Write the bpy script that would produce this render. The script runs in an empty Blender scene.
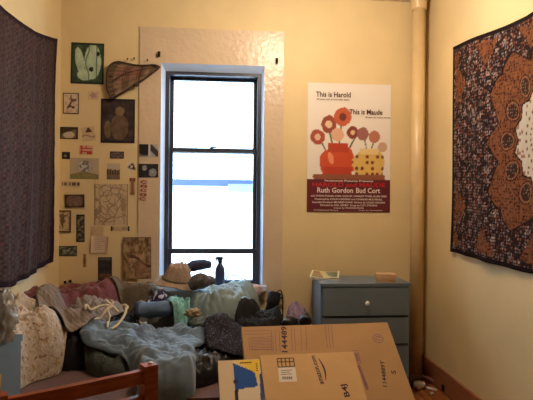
import bpy, bmesh, math, random
import numpy as np
from mathutils import Vector, Matrix, noise
PI = math.pi
random.seed(4)
C = bpy.context.scene.collection
SC = bpy.context.scene

# ------------------------------------------------------------------ camera, world, lights, exposure
CAM = Vector((0, -3.9954, 1.42)); FPX = 500.0
YAW, PITCH, ROLL = 0.0826, -0.0014, 0.0095
fwd = Vector((math.sin(YAW)*math.cos(PITCH), math.cos(YAW)*math.cos(PITCH), math.sin(PITCH)))
rt = fwd.cross(Vector((0, 0, 1))).normalized(); up = rt.cross(fwd)
AX = rt*math.cos(ROLL)+up*math.sin(ROLL); AY = up*math.cos(ROLL)-rt*math.sin(ROLL)
cd = bpy.data.cameras.new('camera'); cam = bpy.data.objects.new('camera', cd); C.objects.link(cam)
cd.sensor_width = 36; cd.lens = FPX/533*36; cd.clip_start = 0.05
M4 = Matrix((AX, AY, -fwd)).transposed().to_4x4(); M4.translation = CAM; cam.matrix_world = M4
SC.camera = cam

w = bpy.data.worlds.new('sky'); SC.world = w; w.use_nodes = True
w.node_tree.nodes['Background'].inputs[0].default_value = (0.48, 0.74, 1.0, 1)
w.node_tree.nodes['Background'].inputs[1].default_value = 11.0

def light(name, kind, loc, energy, col, **kw):
    l = bpy.data.lights.new(name, kind); l.energy = energy; l.color = col
    for k, v in kw.items(): setattr(l, k, v)
    o = bpy.data.objects.new(name, l); C.objects.link(o); o.location = loc
    return o
sun = light('sun', 'SUN', (0, -5, 9), 9.0, (0.92, 0.97, 1.0), angle=0.01)
sun.rotation_euler = (math.radians(48), 0, math.radians(-14))        # shines away from the room onto the house opposite
light('ceiling_bulb', 'POINT', (0.52, -1.30, 2.90), 58, (1, 0.84, 0.67), shadow_soft_size=0.07)

vs = SC.view_settings
vs.view_transform = 'Standard'; vs.look = 'None'; vs.gamma = 1; vs.use_curve_mapping = False
vs.exposure = 0.0

# ------------------------------------------------------------------ helpers: where a seen point stands
def ray(px, py): return (fwd + AX*((px-266.5)/FPX) - AY*((py-200)/FPX))
def at_y(px, py, y=0.0):
    r = ray(px, py); return CAM + r*((y-CAM.y)/r.y)
def at_x(px, py, x):
    r = ray(px, py); return CAM + r*((x-CAM.x)/r.x)
def at_z(px, py, z):
    r = ray(px, py); return CAM + r*((z-CAM.z)/r.z)

def L1(c):
    c /= 255.0
    return c/12.92 if c <= 0.04045 else ((c+0.055)/1.055)**2.4
def S(r, g, b): return (L1(r), L1(g), L1(b))

# ------------------------------------------------------------------ materials
def mat(name, col, rough=0.7, var=0.12, scale=6.0, bump=0.0, bscale=60.0, metal=0.0, col2=None, spec=0.4, sheen=0.0, detail=4):
    m = bpy.data.materials.new(name); m.use_nodes = True
    nt = m.node_tree; b = nt.nodes['Principled BSDF']
    b.inputs['Roughness'].default_value = rough; b.inputs['Metallic'].default_value = metal
    b.inputs['Specular IOR Level'].default_value = spec
    if sheen: b.inputs['Sheen Weight'].default_value = sheen
    tc = nt.nodes.new('ShaderNodeTexCoord')
    n = nt.nodes.new('ShaderNodeTexNoise'); n.inputs['Scale'].default_value = scale; n.inputs['Detail'].default_value = detail
    nt.links.new(tc.outputs['Object'], n.inputs['Vector'])
    r = nt.nodes.new('ShaderNodeValToRGB')
    a = col2 if col2 else tuple(c*(1-var) for c in col); z = col if col2 else tuple(min(1, c*(1+var)) for c in col)
    r.color_ramp.elements[0].position = 0.35; r.color_ramp.elements[1].position = 0.65
    r.color_ramp.elements[0].color = (*a, 1); r.color_ramp.elements[1].color = (*z, 1)
    nt.links.new(n.outputs['Fac'], r.inputs['Fac']); nt.links.new(r.outputs['Color'], b.inputs['Base Color'])
    if bump:
        n2 = nt.nodes.new('ShaderNodeTexNoise'); n2.inputs['Scale'].default_value = bscale; n2.inputs['Detail'].default_value = 3
        nt.links.new(tc.outputs['Object'], n2.inputs['Vector'])
        bp = nt.nodes.new('ShaderNodeBump'); bp.inputs['Strength'].default_value = bump; bp.inputs['Distance'].default_value = 0.01
        nt.links.new(n2.outputs['Fac'], bp.inputs['Height']); nt.links.new(bp.outputs['Normal'], b.inputs['Normal'])
    return m

def painted(name, rough=0.7, bump=0.0, bscale=200.0, spec=0.3):
    m = bpy.data.materials.new(name); m.use_nodes = True
    nt = m.node_tree; b = nt.nodes['Principled BSDF']; b.inputs['Roughness'].default_value = rough
    b.inputs['Specular IOR Level'].default_value = spec
    a = nt.nodes.new('ShaderNodeAttribute'); a.attribute_name = 'col'
    nt.links.new(a.outputs['Color'], b.inputs['Base Color'])
    if bump:
        tc = nt.nodes.new('ShaderNodeTexCoord'); n2 = nt.nodes.new('ShaderNodeTexNoise'); n2.inputs['Scale'].default_value = bscale
        nt.links.new(tc.outputs['Object'], n2.inputs['Vector'])
        bp = nt.nodes.new('ShaderNodeBump'); bp.inputs['Strength'].default_value = bump; bp.inputs['Distance'].default_value = 0.005
        nt.links.new(n2.outputs['Fac'], bp.inputs['Height']); nt.links.new(bp.outputs['Normal'], b.inputs['Normal'])
    return m

def wood_mat(name, c1, c2, scale=3.0, rough=0.4, axis=(1, 14, 14), planks=0):
    m = bpy.data.materials.new(name); m.use_nodes = True
    nt = m.node_tree; b = nt.nodes['Principled BSDF']; b.inputs['Roughness'].default_value = rough
    tc = nt.nodes.new('ShaderNodeTexCoord'); mp = nt.nodes.new('ShaderNodeMapping'); mp.inputs['Scale'].default_value = axis
    nt.links.new(tc.outputs['Object'], mp.inputs['Vector'])
    n = nt.nodes.new('ShaderNodeTexNoise'); n.inputs['Scale'].default_value = scale; n.inputs['Detail'].default_value = 6
    n.inputs['Distortion'].default_value = 1.0
    nt.links.new(mp.outputs['Vector'], n.inputs['Vector'])
    r = nt.nodes.new('ShaderNodeValToRGB')
    r.color_ramp.elements[0].position = 0.3; r.color_ramp.elements[1].position = 0.7
    r.color_ramp.elements[0].color = (*c1, 1); r.color_ramp.elements[1].color = (*c2, 1)
    nt.links.new(n.outputs['Fac'], r.inputs['Fac'])
    out = r.outputs['Color']
    if planks:
        br = nt.nodes.new('ShaderNodeTexBrick'); br.inputs['Scale'].default_value = 1.0
        br.inputs['Brick Width'].default_value = 0.9; br.inputs['Row Height'].default_value = planks
        br.inputs['Mortar Size'].default_value = 0.003; br.inputs['Color1'].default_value = (1, 1, 1, 1); br.inputs['Color2'].default_value = (0.75, 0.75, 0.75, 1)
        br.inputs['Mortar'].default_value = (0.15, 0.12, 0.1, 1)
        mr = nt.nodes.new('ShaderNodeMapping'); mr.inputs['Rotation'].default_value = (0, 0, PI/2)
        nt.links.new(tc.outputs['Object'], mr.inputs['Vector']); nt.links.new(mr.outputs['Vector'], br.inputs['Vector'])
        mx = nt.nodes.new('ShaderNodeMix'); mx.data_type = 'RGBA'; mx.blend_type = 'MULTIPLY'; mx.inputs[0].default_value = 1
        nt.links.new(out, mx.inputs[6]); nt.links.new(br.outputs['Color'], mx.inputs[7]); out = mx.outputs[2]
    nt.links.new(out, b.inputs['Base Color'])
    return m

def glass_mat(name, tint=(1, 1, 1), gloss=0.06):
    m = bpy.data.materials.new(name); m.use_nodes = True
    nt = m.node_tree; nt.nodes.remove(nt.nodes['Principled BSDF'])
    t = nt.nodes.new('ShaderNodeBsdfTransparent'); t.inputs[0].default_value = (*tint, 1)
    g = nt.nodes.new('ShaderNodeBsdfGlossy'); g.inputs['Roughness'].default_value = 0.02
    x = nt.nodes.new('ShaderNodeMixShader'); x.inputs[0].default_value = gloss
    nt.links.new(t.outputs[0], x.inputs[1]); nt.links.new(g.outputs[0], x.inputs[2])
    nt.links.new(x.outputs[0], nt.nodes['Material Output'].inputs[0])
    return m

MW = mat('wall_plaster', S(226, 203, 154), 0.62, 0.05, 2.2, 0.25, 9.0, spec=0.25)
MWB = mat('window_board_paint', S(214, 190, 160), 0.30, 0.04, 3.0, 0.45, 26.0, spec=0.45)
MCEIL = mat('ceiling_paint', S(225, 208, 185), 0.8, 0.04)
MFLOOR = wood_mat('floor_wood', S(120, 66, 32), S(168, 100, 52), 3.0, 0.45, (14, 1, 14), 0.06)
MBASE = wood_mat('baseboard_wood', S(136, 84, 58), S(166, 106, 72), 3, 0.5, (14, 1, 14))
MPIPE = mat('pipe_paint', S(225, 196, 145), 0.35, 0.06, 8, 0.2, 20, spec=0.5)
MJAMB = mat('jamb_sky_tint_paint', S(200, 218, 243), 0.45, 0.05, 5)  # white paint with the blue of the skylight mixed into its colour
MSASH = mat('sash_dark_paint', S(62, 66, 78), 0.4, 0.1, 10)
MGLASS = glass_mat('window_glass')
MBLACK = mat('black_cloth', S(24, 22, 24), 0.85, 0.3, 14, 0.4, 70)
MLEATH = mat('black_leather', S(26, 26, 30), 0.38, 0.25, 10, 0.5, 40, spec=0.5)
MBLUE = mat('blue_grey_paint', S(106, 118, 126), 0.5, 0.07, 5, 0.12, 25)
MKNOB = mat('white_ceramic', S(238, 238, 232), 0.2, 0.02)
MDARK = mat('dark_gap', S(20, 22, 25), 0.9, 0.1)
MCHAIR = wood_mat('chair_wood', S(128, 60, 26), S(170, 88, 42), 3, 0.35, (3, 3, 20))
MCARD = mat('cardboard', S(176, 139, 97), 0.8, 0.05, 5, 0.15, 40, spec=0.2)
MCARDE = mat('tan_cardboard', S(206, 168, 118), 0.8, 0.04, 5, 0.15, 40, spec=0.2)
MINK = mat('purple_ink', S(138, 100, 104), 0.8, 0.15, 30)
MINKD = mat('dark_ink', S(62, 46, 50), 0.8, 0.15, 30)
MPAPER = mat('white_paper', S(228, 220, 205), 0.8, 0.03, 10)
MPAINT = painted('printed_paper', 0.6)
MPOST = painted('poster_gloss', 0.35, spec=0.4)
MTAP = painted('printed_cotton', 0.9, 0.3, 250, spec=0.1)
MFAB = painted('patterned_fabric', 0.9, 0.5, 120, spec=0.1)
MPRT = painted('printed_card', 0.75, spec=0.2)

# ------------------------------------------------------------------ object helpers
def link(name, me, mats, parent=None, smooth=False):
    o = bpy.data.objects.new(name, me); C.objects.link(o)
    for m in (mats if isinstance(mats, (list, tuple)) else [mats]): me.materials.append(m)
    if parent is not None: o.parent = parent
    if smooth: me.polygons.foreach_set('use_smooth', [True]*len(me.polygons))
    return o
def obj(name, bm, m, parent=None, smooth=False, bev=0.0):
    if bev:
        bmesh.ops.bevel(bm, geom=[e for e in bm.edges if e.is_manifold and e.calc_face_angle(0) > 0.6], offset=bev, segments=2, affect='EDGES', profile=0.5, clamp_overlap=True)
    bmesh.ops.recalc_face_normals(bm, faces=bm.faces)
    me = bpy.data.meshes.new(name); bm.to_mesh(me); bm.free()
    return link(name, me, m, parent, smooth)
def tag(o, label, cat, group=None, kind=None):
    o['label'] = label; o['category'] = cat
    if group: o['group'] = group
    if kind: o['kind'] = kind
    return o
def thing(name, label, cat, loc=(0, 0, 0), rz=0, group=None):
    o = bpy.data.objects.new(name, None); C.objects.link(o); o.location = loc; o.rotation_euler = (0, 0, rz)
    o.empty_display_size = 0.05
    return tag(o, label, cat, group)
def struct(o): o['kind'] = 'structure'; return o
def box(bm, lo, hi, rot=None, piv=None):
    vs_ = [bm.verts.new((x, y, z)) for x in (lo[0], hi[0]) for y in (lo[1], hi[1]) for z in (lo[2], hi[2])]
    for f in ((0, 1, 3, 2), (4, 6, 7, 5), (0, 4, 5, 1), (2, 3, 7, 6), (0, 2, 6, 4), (1, 5, 7, 3)): bm.faces.new([vs_[i] for i in f])
    if rot is not None: bmesh.ops.rotate(bm, verts=vs_, cent=piv or (0, 0, 0), matrix=rot)
    return vs_
def BX(lo, hi):
    bm = bmesh.new(); box(bm, lo, hi); return bm
def frame_of(d):
    d = d.normalized(); a = Vector((0, 0, 1)) if abs(d.z) < 0.9 else Vector((1, 0, 0))
    u = d.cross(a).normalized(); return u, u.cross(d)
def tube(bm, pts, rads, n=10, caps=True, flat=1.0):
    pts = [Vector(p) for p in pts]
    if not isinstance(rads, (list, tuple)): rads = [rads]*len(pts)
    rings = []; pu = None
    for i, p in enumerate(pts):
        d = pts[min(i+1, len(pts)-1)]-pts[max(i-1, 0)]
        u, v = frame_of(d)
        if pu is not None:
            d.normalize(); u = (pu-d*pu.dot(d)).normalized(); v = u.cross(d)
        pu = u
        rings.append([bm.verts.new(p+u*(rads[i]*math.cos(2*PI*k/n))+v*(rads[i]*flat*math.sin(2*PI*k/n))) for k in range(n)])
    for a, b in zip(rings, rings[1:]):
        for k in range(n): bm.faces.new((a[k], a[(k+1) % n], b[(k+1) % n], b[k]))
    if caps:
        bm.faces.new(rings[0]); bm.faces.new(rings[-1][::-1])
def lathe(bm, prof, c=(0, 0, 0), n=24):
    rings = []
    for r, z in prof:
        rings.append([bm.verts.new((c[0]+r*math.cos(2*PI*k/n), c[1]+r*math.sin(2*PI*k/n), c[2]+z)) for k in range(n)])
    for a, b in zip(rings, rings[1:]):
        for k in range(n): bm.faces.new((a[k], a[(k+1) % n], b[(k+1) % n], b[k]))
    bm.faces.new(rings[0][::-1]); bm.faces.new(rings[-1])
def smooth_path(pts, n=8):
    pts = [Vector(p) for p in pts]; out = []
    for i in range(len(pts)-1):
        p0, p1, p2, p3 = pts[max(i-1, 0)], pts[i], pts[i+1], pts[min(i+2, len(pts)-1)]
        for k in range(n):
            t = k/n
            out.append(0.5*((2*p1)+(p2-p0)*t+(2*p0-5*p1+4*p2-p3)*t*t+(3*p1-p0-3*p2+p3)*t**3))
    out.append(pts[-1]); return out
def set_col(me, cols):
    a = me.color_attributes.new('col', 'FLOAT_COLOR', 'POINT')
    a.data.foreach_set('color', np.array(cols, dtype=np.float32).ravel())
def sheet(name, P, nu, nv, paint, th, m, parent=None, smooth=False):
    """a thin solid sheet: P(u,v) its front, th the vector to its back, paint(u,v) -> sRGB 0..255"""
    th = Vector(th); V = []; cols = []
    for side in (0, 1):
        for j in range(nv+1):
            for i in range(nu+1):
                u, v = i/nu, j/nv
                V.append(Vector(P(u, v))+th*side)
                cols.append((*S(*[max(0, min(255, c)) for c in paint(u, v)]), 1))
    N = (nu+1)*(nv+1); F = []
    ix = lambda i, j: j*(nu+1)+i
    for j in range(nv):
        for i in range(nu):
            q = (ix(i, j), ix(i+1, j), ix(i+1, j+1), ix(i, j+1))
            F.append(q); F.append(tuple(N+k for k in q[::-1]))
    rim = [ix(i, 0) for i in range(nu+1)]+[ix(nu, j) for j in range(1, nv+1)]+[ix(i, nv) for i in range(nu-1, -1, -1)]+[ix(0, j) for j in range(nv-1, 0, -1)]
    for a, b in zip(rim, rim[1:]+rim[:1]): F.append((b, a, N+a, N+b))
    me = bpy.data.meshes.new(name); me.from_pydata(V, [], F); me.update(); set_col(me, cols)
    return link(name, me, m, parent, smooth)
def text_parts(name, items, m, parent=None, extrude=0.0004):
    """items: (string, matrix 4x4 of its left baseline, height, width or None, align); all in ONE mesh"""
    bm = bmesh.new()
    for s, mtx, h, wd, al in items:
        cu = bpy.data.curves.new('txt', 'FONT'); cu.body = s; cu.size = 1.0; cu.extrude = 0; cu.align_x = 'LEFT'; cu.resolution_u = 2; cu.offset = 0.022
        o = bpy.data.objects.new('txt', cu); C.objects.link(o)
        dg = bpy.context.evaluated_depsgraph_get()
        me = bpy.data.meshes.new_from_object(o.evaluated_get(dg))
        bpy.data.objects.remove(o); bpy.data.curves.remove(cu)
        xs = [v.co.x for v in me.vertices]; x0, x1 = min(xs), max(xs)
        sy = h/0.7; sx = (wd/(x1-x0)) if wd else sy*0.8
        off = {'L': x0, 'C': (x0+x1)/2, 'R': x1}[al]
        base = len(bm.verts); bm.from_mesh(me); bm.verts.ensure_lookup_table()
        for v in bm.verts[base:]:
            v.co = mtx @ Vector(((v.co.x-off)*sx, v.co.y*sy, 0))
        bpy.data.meshes.remove(me)
    me = bpy.data.meshes.new(name); bm.to_mesh(me); bm.free()
    return link(name, me, m, parent)
def fbm(x, y, z=0.0, o=4):
    return noise.fractal(Vector((x, y, z)), 1.0, 2.0, o)
def hsh(i, j, k=0):
    v = math.sin(i*127.1+j*311.7+k*74.7)*43758.5453; return v-math.floor(v)
def mixc(a, b, t): return tuple(x+(y-x)*t for x, y in zip(a, b))
def inpoly(x, y, P):
    c = False; n = len(P)
    for i in range(n):
        x1, y1 = P[i]; x2, y2 = P[i-1]
        if (y1 > y) != (y2 > y) and x < (x2-x1)*(y-y1)/(y2-y1)+x1: c = not c
    return c
def seg(x, y, a, b):
    dx, dy = b[0]-a[0], b[1]-a[1]; t = max(0, min(1, ((x-a[0])*dx+(y-a[1])*dy)/(dx*dx+dy*dy+1e-9)))
    return math.hypot(x-a[0]-t*dx, y-a[1]-t*dy)

# ------------------------------------------------------------------ the room
XL = at_y(60, 150, 0).x; XR = 1.64; YB = -4.9; ZC = at_y(395, 1.5, 0).z
WX0, WX1, WZ0, WZ1 = -0.509, 0.303, 0.735, 2.483
T = 0.24
bm = bmesh.new()
box(bm, (XL-0.1, 0, 0), (WX0, T, ZC)); box(bm, (WX1, 0, 0), (XR+0.1, T, ZC))
box(bm, (WX0, 0, 0), (WX1, T, WZ0)); box(bm, (WX0, 0, WZ1), (WX1, T, ZC))
struct(obj('wall_back', bm, MW))
struct(obj('wall_left', BX((XL-0.12, YB, 0), (XL, 0, ZC)), MW))
struct(obj('wall_right', BX((XR, YB, 0), (XR+0.12, 0, ZC)), MW))
struct(obj('wall_front', BX((XL-0.12, YB-0.12, 0), (XR+0.12, YB, ZC)), mat('bounce_cut_plaster', S(120, 98, 76), 0.8, 0.08)))  # unseen wall, coloured dark to cut bounce light in the room
struct(obj('floor', BX((XL-0.12, YB-0.12, -0.1), (XR+0.12, T, 0)), MFLOOR))
struct(obj('ceiling', BX((XL-0.12, YB-0.12, ZC), (XR+0.12, T, ZC+0.1)), MCEIL))
struct(obj('baseboard_right', BX((XR-0.018, YB, 0), (XR, -0.02, 0.16)), MBASE, bev=0.004))
struct(obj('baseboard_back', BX((XL, -0.018, 0), (XR-0.02, 0, 0.16)), MBASE, bev=0.004))
struct(obj('baseboard_left', BX((XL, YB, 0), (XL+0.018, -0.02, 0.16)), MBASE, bev=0.004))

# window with its flat board surround
win = bpy.data.objects.new('window_1', None); C.objects.link(win); win['kind'] = 'structure'
CX0 = at_y(139, 150).x; CX1 = at_y(283, 150).x; CZ1 = at_y(210, 29.5).z; CT = 0.012
obj('casing_board', BX((CX0, -CT, 0.62), (WX0-0.0, 0, CZ1)), MWB, win, bev=0.002)
obj('casing_board', BX((WX1+0.0, -CT, 0.62), (CX1, 0, CZ1)), MWB, win, bev=0.002)
obj('head_board', BX((WX0, -CT, WZ1), (WX1, 0, CZ1)), MWB, win, bev=0.002)
bm = bmesh.new(); j = 0.028
def prism(bm, P, ax, a, b):      # a closed profile run along an axis
    def at(p, t): return (p[0], p[1], t) if ax == 'z' else (t, p[0], p[1])
    A_ = [bm.verts.new(at(p, a)) for p in P]; B_ = [bm.verts.new(at(p, b)) for p in P]
    bm.faces.new(A_); bm.faces.new(B_[::-1])
    for k in range(len(P)): bm.faces.new((A_[k], A_[k-1], B_[k-1], B_[k]))
jr_ = j*0.7
prism(bm, [(WX0, -.0135), (WX0+j, .036), (WX0+j, T), (WX0, T)], 'z', WZ0, WZ1)
prism(bm, [(WX1, -.0135), (WX1-jr_, .036), (WX1-jr_, T), (WX1, T)], 'z', WZ0, WZ1)
prism(bm, [(-.0135, WZ1), (.036, WZ1-.05), (T, WZ1-.05), (T, WZ1)], 'x', WX0+.004, WX1-.004)
obj('jamb_lining', bm, MJAMB, win)
obj('window_sill', BX((WX0-0.03, -0.075, WZ0-0.035), (WX1+0.03, T+0.04, WZ0)), MJAMB, win, bev=0.005)
obj('apron', BX((WX0-0.01, -0.014, WZ0-0.12), (WX1+0.01, 0, WZ0-0.036)), MWB, win)
def sash(name, x0, x1, z0, z1, y0, y1, sl, sr, t, b):
    bm = bmesh.new()
    box(bm, (x0, y0, z0), (x0+sl, y1, z1)); box(bm, (x1-sr, y0, z0), (x1, y1, z1))
    box(bm, (x0+sl, y0, z1-t), (x1-sr, y1, z1)); box(bm, (x0+sl, y0, z0), (x1-sr, y1, z0+b))
    o = obj(name, bm, MSASH, win, bev=0.003)
    obj('pane', BX((x0+sl, (y0+y1)/2-0.002, z0+b), (x1-sr, (y0+y1)/2+0.002, z1-t)), MGLASS, o)
    return o
JX0, JX1 = WX0+j, WX1-j*0.7
zm = 1.811; z2 = 1.0
sash('upper_sash', JX0+0.03, JX1-0.03, zm-0.02, WZ1-0.05, 0.125, 0.155, 0.028, 0.028, 0.05, 0.035)
sash('middle_sash', JX0+0.03, JX1-0.03, z2-0.02, zm+0.02, 0.09, 0.12, 0.028, 0.028, 0.035, 0.035)
sash('lower_sash', JX0+0.03, JX1-0.03, WZ0+0.001, z2+0.018, 0.055, 0.085, 0.028, 0.028, 0.04, 0.028)
bm = bmesh.new()
box(bm, (JX0, 0.04, WZ0), (JX0+0.03, 0.17, WZ1-0.05)); box(bm, (JX1-0.03, 0.04, WZ0), (JX1, 0.17, WZ1-0.05)); box(bm, (JX0+0.03, 0.04, WZ1-0.075), (JX1-0.03, 0.124, WZ1-0.05))
obj('sash_track', bm, MSASH, win, bev=0.002)
bm = bmesh.new(); tube(bm, [(0, 0, 0), (0.03, -0.012, 0.003), (0.05, -0.012, 0.003)], 0.007, 8)
lk = obj('sash_lock', bm, MSASH, win, True); lk.location = (-0.125, 0.088, zm+0.024)
# the pale house across the yard
hs = bpy.data.objects.new('house_facade', None); C.objects.link(hs); hs.location = (0, 7, -6)
tag(hs, 'pale house front across the yard seen through the window, glaring in daylight', 'house')
def fz(px, py): p = at_y(px, py, 7); return p.x, p.z+6
obj('facade_wall', BX((-9, 0, 0), (9, 1, fz(210, 186)[1])), mat('render_white', S(235, 238, 240), 0.8, 0.02), hs)
ml = mat('facade_seam', S(150, 165, 180), 0.8, 0.05)
x0, zz = fz(165, 241); obj('string_course', BX((-9, -0.05, zz-0.03), (9, 0, zz+0.03)), ml, hs)
xv, zb = fz(201, 241); obj('downpipe', BX((xv-0.022, -0.06, 0), (xv+0.022, -0.003, zz-0.03)), ml, hs)
x0, z1 = fz(210, 179.5); z0 = fz(210, 186)[1]; obj('roof_edge', BX((-9, -.12, z0), (9, 1, z1)), mat('blue_grey_flashing', S(44, 58, 86), .7, .06), hs)
xa, za = fz(228, 184.5); xb, zb2 = fz(270, 192.5); obj('vent_hood', BX((xa, -.4, zb2), (xb, -.121, za)), mat('pale_blue_metal', S(92, 116, 138), .6, .05), hs)
xw, zw = fz(235, 268); obj('ledge', BX((xw-0.9, -0.05, zw-0.04), (xw+0.9, 0, zw+0.03)), mat('ledge_stone', S(185, 205, 205), 0.8, 0.05), hs)
gy = obj('yard_ground', BX((-10, T+0.3, -6.2), (10, 9, -6)), mat('yard_concrete', S(170, 170, 165), 0.9, 0.1)); struct(gy)

# wall socket beside the window board
p0, p1 = at_y(278.5, 294), at_y(284, 304)
bm = BX((p0.x, -0.024, p1.z), (p1.x, -0.0121, p0.z))
so = obj('wall_socket', bm, mat('tan_plastic', S(190, 160, 110), 0.5, 0.05), bev=0.003)
tag(so, 'small tan wall socket at the foot of the window board, beside the dresser', 'socket')
obj('plug_hole', BX((p0.x+0.01, -0.0246, p0.z-0.035), (p1.x-0.01, -0.0238, p0.z-0.02)), MDARK, so)

# corner pipe
px_, py_ = 1.540, -0.085
pipe = thing('steam_pipe', 'thick cream-painted vertical steam pipe in the right-hand corner of the room', 'pipe', (px_, py_, 0))
bm = bmesh.new(); lathe(bm, [(0.052, 0.0), (0.052, ZC)], n=28); obj('pipe_shaft', bm, MPIPE, pipe, True)
bm = bmesh.new(); lathe(bm, [(0.072, 0.0), (0.072, 0.012), (0.060, 0.03), (0.053, 0.032)], n=28); obj('floor_collar', bm, mat('rusty_collar', S(110, 74, 52), 0.7, 0.3, 20, 0.5, 60), pipe, True)
bm = bmesh.new(); lathe(bm, [(0.057, ZC-0.10), (0.062, ZC-0.09), (0.062, ZC-0.03), (0.075, ZC-0.001)], n=28); obj('ceiling_collar', bm, MPIPE, pipe, True)

# ------------------------------------------------------------------ tapestries
A0 = at_x(452, 47, XR-0.03); A1 = at_x(452, 252, XR-0.03)
TL, TH = 2.06, A0.z-A1.z
ca, cb = 1.06, TH*0.5+0.02
def tap_paint(u, v):
    a = u*TL; b = v*TH; e = min(a, TL-a, b, TH-b)
    if e < 0.028: return (30, 20, 22)
    dx, dy = a-ca, b-cb; r = math.hypot(dx, dy); th = math.atan2(dy, dx)
    ci, cj = math.floor(a/0.019), math.floor(b/0.019); fx, fy = a/0.019-ci-0.5, b/0.019-cj-0.5
    h = hsh(ci, cj); ox, oy = (hsh(ci, cj, 1)-.5)*.4, (hsh(ci, cj, 2)-.5)*.4
    dd = math.hypot(fx-ox, fy-oy)
    n2 = fbm(a*9, b*9, 3.1)
    fl = [(172, 156, 148), (158, 112, 96), (140, 78, 58), (118, 104, 106), (88, 56, 44), (52, 38, 36)][int(h*5.99)]
    a, b = a+.016*fbm(a*14, b*14, 7.0), b+.016*fbm(a*14, b*14, 8.0)
    gi, gj = math.floor(a/.078), math.floor(b/.078+(math.floor(a/.078) % 2)*.5); rd = math.hypot(a/.078-gi-.5, b/.078+(gi % 2)*.5-gj-.5)
    if rd < .30+.16*n2: fl = mixc(fl, (176, 160, 150), .45)
    elif h < .3: fl = (48, 34, 32)
    floral = (32, 24, 25) if dd > 0.38+0.12*n2 else (fl if dd > 0.1 else (60, 34, 30))
    # orange wedges along the border and at the corners
    per = 0.47
    def wedge(s, t, base=0.17, tall=0.15):
        k = (s/per) % 1.0-0.5
        return t-0.045 > 0 and (t-0.045)/tall+abs(k)*per/(base*0.62) < 1
    orange = mixc((136, 86, 54), (106, 64, 42), 0.5+0.6*fbm(a*30, b*30))
    dotty = (58, 30, 26) if (dd < 0.3 and h > 0.40) or (dd < 0.42 and h > 0.80) else orange
    if any(a > .05 and (a-.05)/.17+abs(b-cb-s)/.15 < 1 for s in (-.42, .42)) or wedge(a+.23, b-.01, .2, .16) or wedge(a+.23, TH-b-.01, .2, .16): return dotty
    k12 = th*12/(2*PI); f12 = abs((k12 % 1)-0.5)*2
    star = 0.245+0.04*(1-f12)
    if r < star-0.05: return mixc((196, 182, 164), (112, 80, 64), 1 if (math.sin(r*120)+math.sin(th*24)) > 1.1 else 0)
    if r < star: return (200, 188, 172) if (hsh(ci, cj, 7) > .2) else (150, 110, 90)
    if r < star+0.012: return (28, 20, 20)
    rr = r-0.35; al = (((k12+0.5) % 1)-0.5)*2*PI/12*0.35
    ov = (rr/0.072)**2+(al/0.06)**2
    if ov < 0.55: return mixc((58, 40, 36), (150, 118, 98), 1 if dd < 0.22 and h > .4 else 0)
    if ov < 0.8: return (146, 96, 66)
    if ov < 1.0: return (26, 18, 18)
    edge = 0.45+0.11*f12+0.13*abs(math.sin(2*th))**6
    if r < edge: return dotty
    if r < edge+0.012: return (26, 18, 18)
    return floral
def tap_P(u, v):
    a = u*TL; z = A1.z+v*TH
    sag = 0.085*min(1, a/0.9)*(0.6+0.4*v)*v + 0.02*min(1, a/0.9)
    bow = 0.012*math.sin(a*9+v*2)+0.010*math.sin(a*21+v*5)*(1-v)
    tilt = (0.028 if v > 0.98 else 0)
    return (XR-0.030+bow*0.8, A0.y-a, z-sag)
tp = sheet('wall_tapestry', tap_P, 330, 232, tap_paint, (0.003, 0, 0), MTAP, None, True)
tag(tp, 'orange and black floral mandala tapestry with black border on the right wall', 'tapestry')
for k, (a, v) in enumerate(((0.012, 0.992), (1.0, 0.99), (0.012, 0.01))):
    q = Vector(tap_P(a/TL, v)); bm = bmesh.new(); tube(bm, [q+Vector((XR-0.0005-q.x, 0, 0)), q+Vector((-0.006, 0, 0))], 0.004, 8); obj('tack', bm, MDARK, tp)

lt = [(-4, 0), (0, 3.7), (15, 18.7), (30, 27.7), (45, 34.5), (57.7, 39)]
XT = XL+0.03
top = [at_x(a, b, XT) for a, b in ((0, 3.7), (15, 18.7), (30, 27.7), (45, 34.5), (57.7, 39))]
bot = [at_x(a, b, XT) for a, b in ((12, 287), (31, 275), (50.5, 262))]
def interp(P, y):
    P = sorted(P, key=lambda q: q.y)
    if y <= P[0].y: return P[0].z+(0.05*math.sin((P[0].y-y)*3.4))
    for a, b in zip(P, P[1:]):
        if y <= b.y: return a.z+(b.z-a.z)*(y-a.y)/(b.y-a.y)
    return P[-1].z
pt_ = np.polyfit([p.y for p in top], [p.z for p in top], 2); y_lo = min(p.y for p in top)
def topz(y): return float(np.polyval(pt_, max(y, y_lo)))+(0.05*math.sin((y_lo-y)*3.4) if y < y_lo else 0)
yt, yb = top[-1].y, bot[-1].y; Y0 = yt-2.1
def lt_P(u, v):
    y1 = yb+(yt-yb)*v**0.8; y = Y0+(y1-Y0)*u
    z0, z1 = interp(bot, y), topz(y)
    d = (1-.8*v**4)*0.014*math.sin(y*17+v*1.5)+0.010*math.sin(y*41-v*3)*(0.1+0.9*(1-v))+0.006*fbm(y*4, v*6)
    return (XT+d*0.8, y, z0+(z1-z0)*v)
def lt_paint(u, v):
    a, b = u*2.1, v*1.75
    n = fbm(a*3.2, b*3.2, 9.0)*0.5
    i, jj = math.floor(a/0.036), math.floor(b/0.036+(math.floor(a/0.036) % 2)*0.5)
    fx, fy = a/0.036-i-.5, b/0.036+(i % 2)*.5-jj-.5
    d = math.hypot(fx, fy); c = mixc((66, 50, 47), (80, 62, 57), 0.5+n)
    if d < 0.30: c = mixc(c, (96, 82, 78), 0.5)
    elif d < 0.42: c = mixc(c, (40, 30, 36), 0.6)
    if hsh(i, jj, 4) > 0.9 and d < 0.25: c = (104, 62, 58)
    if u > 0.975 or v < 0.02 or v > 0.985: c = (44, 30, 36)
    return c
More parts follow.
